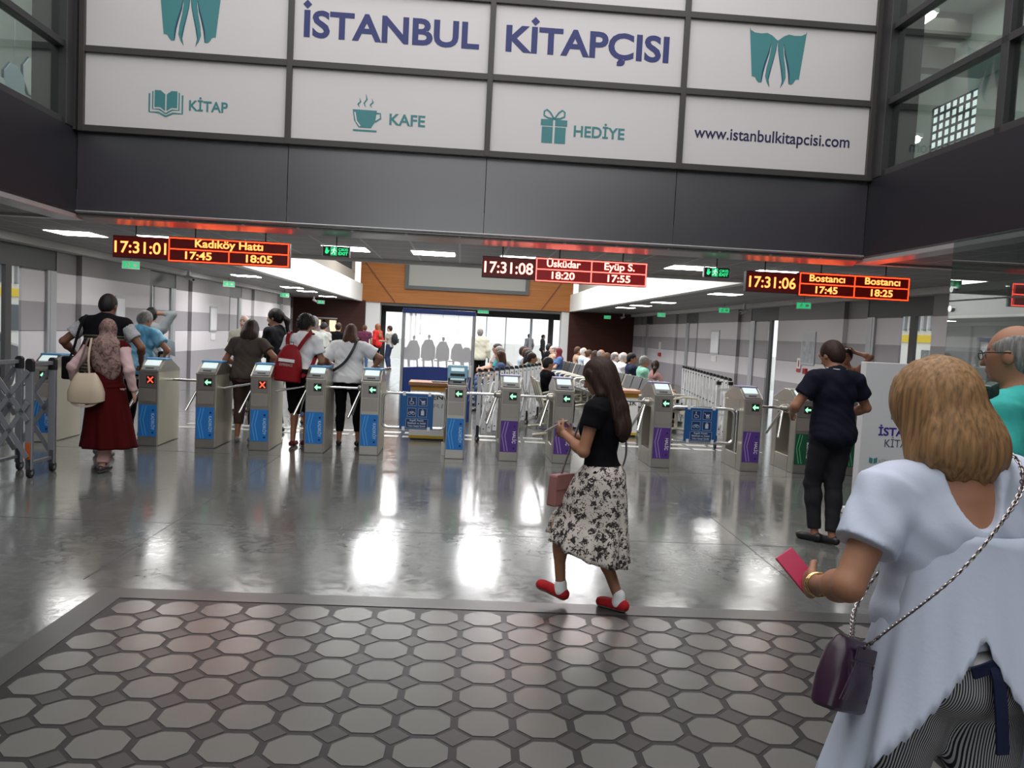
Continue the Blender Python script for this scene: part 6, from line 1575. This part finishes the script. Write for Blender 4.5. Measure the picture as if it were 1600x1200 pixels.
# ---- two outside on the quay
for x, y, f, c, lab in ((2.65, 42.5, 30, (.30, .30, .34), 'person in grey walking outside beyond the far windows'), (3.35, 42.0, -100, (.03, .03, .035), 'person in black standing outside beyond the far windows')):
    w = Person(lab, x, y, f, 1.68, sk='light', cell=.018, fingers=False); w.root.location.z = -.12; w.body(); w.hair('black', 'short'); w.top(cloth('outdoor_%d' % int(c[0] * 100), c), 'long', .84, .03, name='jacket'); w.pants(GREYC if c[0] > .1 else BLACKC); w.shoes(M_SHOEBLACK)
# ---- seated people
SHIRTC = {'white': WHITEC, 'navy': cloth('navy_jersey', (.015, .02, .05)), 'mint': cloth('mint_jersey', (.28, .60, .46)), 'black': BLACKC, 'grey': GREYC, 'blue': cloth('mid_blue_cotton', (.07, .13, .28)), 'teal': cloth('teal_cotton', (.04, .25, .24)), 'tan': cloth('tan_cotton', (.38, .26, .18)), 'paleblue': cloth('pale_blue_shirt', (.48, .56, .64)), 'denim': DENIM, 'pink': cloth('dusty_pink', (.45, .25, .24))}
def sit(label, x, y, face, h, shirt, hair, style, sk='tan', female=False, head=(0, 0), lean=-4, bw=1.08, pants=DENIM, cell=.014, sleeve='short', L=.2, group='people on the waiting seats'):
    w = Person(label, x, y, face, h, lean=lean, head=head, seat=.565, wr={'L': (-.13, .34, .70), 'R': (.13, .34, .70)}, el_hint={'L': (-.6, -.6, -.3), 'R': (.6, -.6, -.3)}, sk=sk, female=female, bw=bw, cell=cell, fingers=False, group=group)
    w.body()
    if style == 'scarf':
        F = w.field([w.H, w.t((0, 0, 1.3))], .24); F.add(el(w.h((0, -.012, .02)), (.09, .108, .105), w.HR), .02); F.add(el(w.h((0, -.01, -.08)), (.08, .085, .08), w.HR), .04); F.add(el(w.t((0, -.02, 1.40)), (.14, .12, .09), w.T), .05); F.add(el(w.h((0, .112, -.01)), (.056, .07, .08), w.HR), .015, True)
        w.out('headscarf', F, cloth('dark_red_scarf', (.14, .02, .03)))
    elif style == 'bald': w.hair(hair, 'fringe', vol=-.006)
    else: w.hair(hair, style, L)
    w.top(SHIRTC[shirt], sleeve, .87, .02, cell=cell); w.pants(pants, .96); w.shoes(M_SHOEBLACK)
    return w
def right_row(y): return bench_line(y) + .24 + .235
for (lab, y, h, sh, hc, st, sk, fem, hd, pa) in (
    ('dark-haired woman looking back over her shoulder from the nearest end of the seats', 15.25, 1.55, 'pink', 'darkbrown', 'pony', 'light', True, (70, 0), BLACKC),
    ('grey-haired man in a mint green shirt seated facing right', 16.05, 1.62, 'mint', 'grey', 'short', 'tan', False, (-5, -15), GREYC),
    ('bearded man in a navy shirt seated beside the man in mint', 16.9, 1.66, 'navy', 'black', 'short', 'tan', False, (-20, -5), DENIM),
    ('bald man in a white shirt seated behind the bearded man', 17.6, 1.66, 'white', 'white', 'bald', 'pale', False, (0, -12), GREYC),
    ('bald man in a pale shirt seated second behind the bearded man', 18.3, 1.64, 'paleblue', 'grey', 'bald', 'pale', False, (0, -10), GREYC),
    ('brown-haired woman seated between two pale shirts on the right rows', 19.0, 1.58, 'tan', 'brown', 'bob', 'light', True, (0, -8), DENIM),
    ('man in a white shirt with grey hair in profile, middle of the right rows', 19.6, 1.66, 'white', 'grey', 'bald', 'tan', False, (-10, -5), GREYC),
    ('woman in a black top with dark hair in the middle of the right rows', 20.2, 1.60, 'black', 'darkbrown', 'bob', 'tan', True, (0, -5), BLACKC),
    ('woman in white with brown hair farther along the right rows', 20.9, 1.60, 'white', 'brown', 'bun', 'light', True, (10, -5), DENIM),
    ('bald man in pale blue farther along the right rows', 21.6, 1.66, 'paleblue', 'white', 'bald', 'pale', False, (0, -10), GREYC),
    ('man in a tan shirt near the far end of the right rows', 22.3, 1.66, 'tan', 'brown', 'short', 'tan', False, (0, -5), DENIM)):
    sit(lab, right_row(y), y, -85, h, sh, hc, st, sk, fem, hd, pants=pa)
sit('woman with a dark red headscarf and jeans seated facing left', bench_line(21.7) - .22, 21.7, 95, 1.60, 'blue', 'red', 'scarf', 'light', True, (0, -8))
sit('bald man seated facing left behind the woman with the red headscarf', bench_line(22.6) - .22, 22.6, 95, 1.66, 'tan', 'grey', 'bald', 'pale', False, (0, -5))
sit('man in black seated alone before the far right windows', 2.12, 23.8, -60, 1.70, 'black', 'black', 'short', 'brown', False, (20, 0), pants=BLACKC)
sit('man in black seated just right of the middle white barrier', 1.22, 13.5, -75, 1.56, 'black', 'black', 'short', 'tan', False, (5, -12), lean=-6, pants=BLACKC)
for (lab, x, y, f, h, sh, hc, st, sk, fem) in (
    ('person in denim blue seated left behind the middle white barrier', .42, 15.9, 90, 1.58, 'denim', 'brown', 'bob', 'light', True),
    ('grey-haired person seated in the left row behind the middle barrier', .42, 17.1, 90, 1.66, 'teal', 'grey', 'short', 'tan', False),
    ('dark-haired man seated farther in the left row behind the middle barrier', .42, 18.6, 90, 1.70, 'grey', 'darkbrown', 'short', 'tan', False),
    ('brown-haired woman seated farthest in the left row behind the middle barrier', .42, 19.6, 90, 1.68, 'tan', 'brown', 'bob', 'light', True),
    ('dark-haired person in teal seated in the right row behind the middle barrier', 1.06, 15.5, -90, 1.58, 'teal', 'darkbrown', 'short', 'tan', False),
    ('woman with dark hair seated second in the right row behind the middle barrier', 1.06, 16.3, -90, 1.60, 'tan', 'black', 'bob', 'tan', True),
    ('man with brown hair seated third in the right row behind the middle barrier', 1.06, 17.2, -90, 1.64, 'grey', 'brown', 'short', 'tan', False),
    ('man in pale blue seated farthest in the right row behind the middle barrier', 1.06, 18.4, -90, 1.66, 'paleblue', 'darkbrown', 'short', 'light', False)):
    sit(lab, x, y, f, h, sh, hc, st, sk, fem, (0, -8))
# ---- cars glimpsed through the side doors
def car(x, y, rz, col, label):
    t = thing('car', label, 'car', (x, y, -.12), rz)
    side = [(-2.1, .35), (-2.12, .75), (-1.95, .92), (-1.2, .98), (-.65, 1.42), (.75, 1.44), (1.45, 1.0), (2.1, .9), (2.15, .4)]
    MB().prism([(p, z) for p, z in side], -.85, .85, 'x').build('car_body', mat('car_' + label.split()[0], col, .25, .3), t, bevel=.06)
    mb = MB()
    for s_ in (-.856, .846): mb.prism([(-1.05, .99), (-.6, 1.36), (.0, 1.38), (.0, .99)], s_, s_ + .01, 'x'); mb.prism([(.06, .99), (.06, 1.38), (.7, 1.37), (1.25, 1.0)], s_, s_ + .01, 'x')
    mb.build('side_window', M_DIMGLASS, t)
    for yy in (-1.3, 1.35):
        for s_ in (-.8, .8):
            o = MB().tube([(s_ - .1, yy, .32), (s_ + .1, yy, .32)], .32, 20).build('wheel', M_BLACK, t); MB().tube([(s_ - .105, yy, .32), (s_ + .105, yy, .32)], .18, 14).build('hub_cap', M_SILVER, o)
    for xx in (-.6, .6): MB().box(xx - .14, xx + .14, -2.13, -2.08, .62, .76).build('headlamp', M_WHITE, t)
car(-10.8, 16.2, R(8), (.30, .31, .34), 'silver car parked outside the left glass doors')
car(11.9, 18.5, R(4), (.34, .35, .36), 'grey car parked outside the right glass doors')
for o in list(bpy.data.objects):
    if o.type == 'EMPTY' and o.parent is None and o.get('category') is None and o.name.split('.')[0].split('_')[0] in ('door', 'window'): o['kind'] = 'structure'
for o in list(bpy.data.objects):
    if o.parent is None and o.type == 'MESH' and o.get('kind') is None and not o.get('category'): o['kind'] = 'structure'
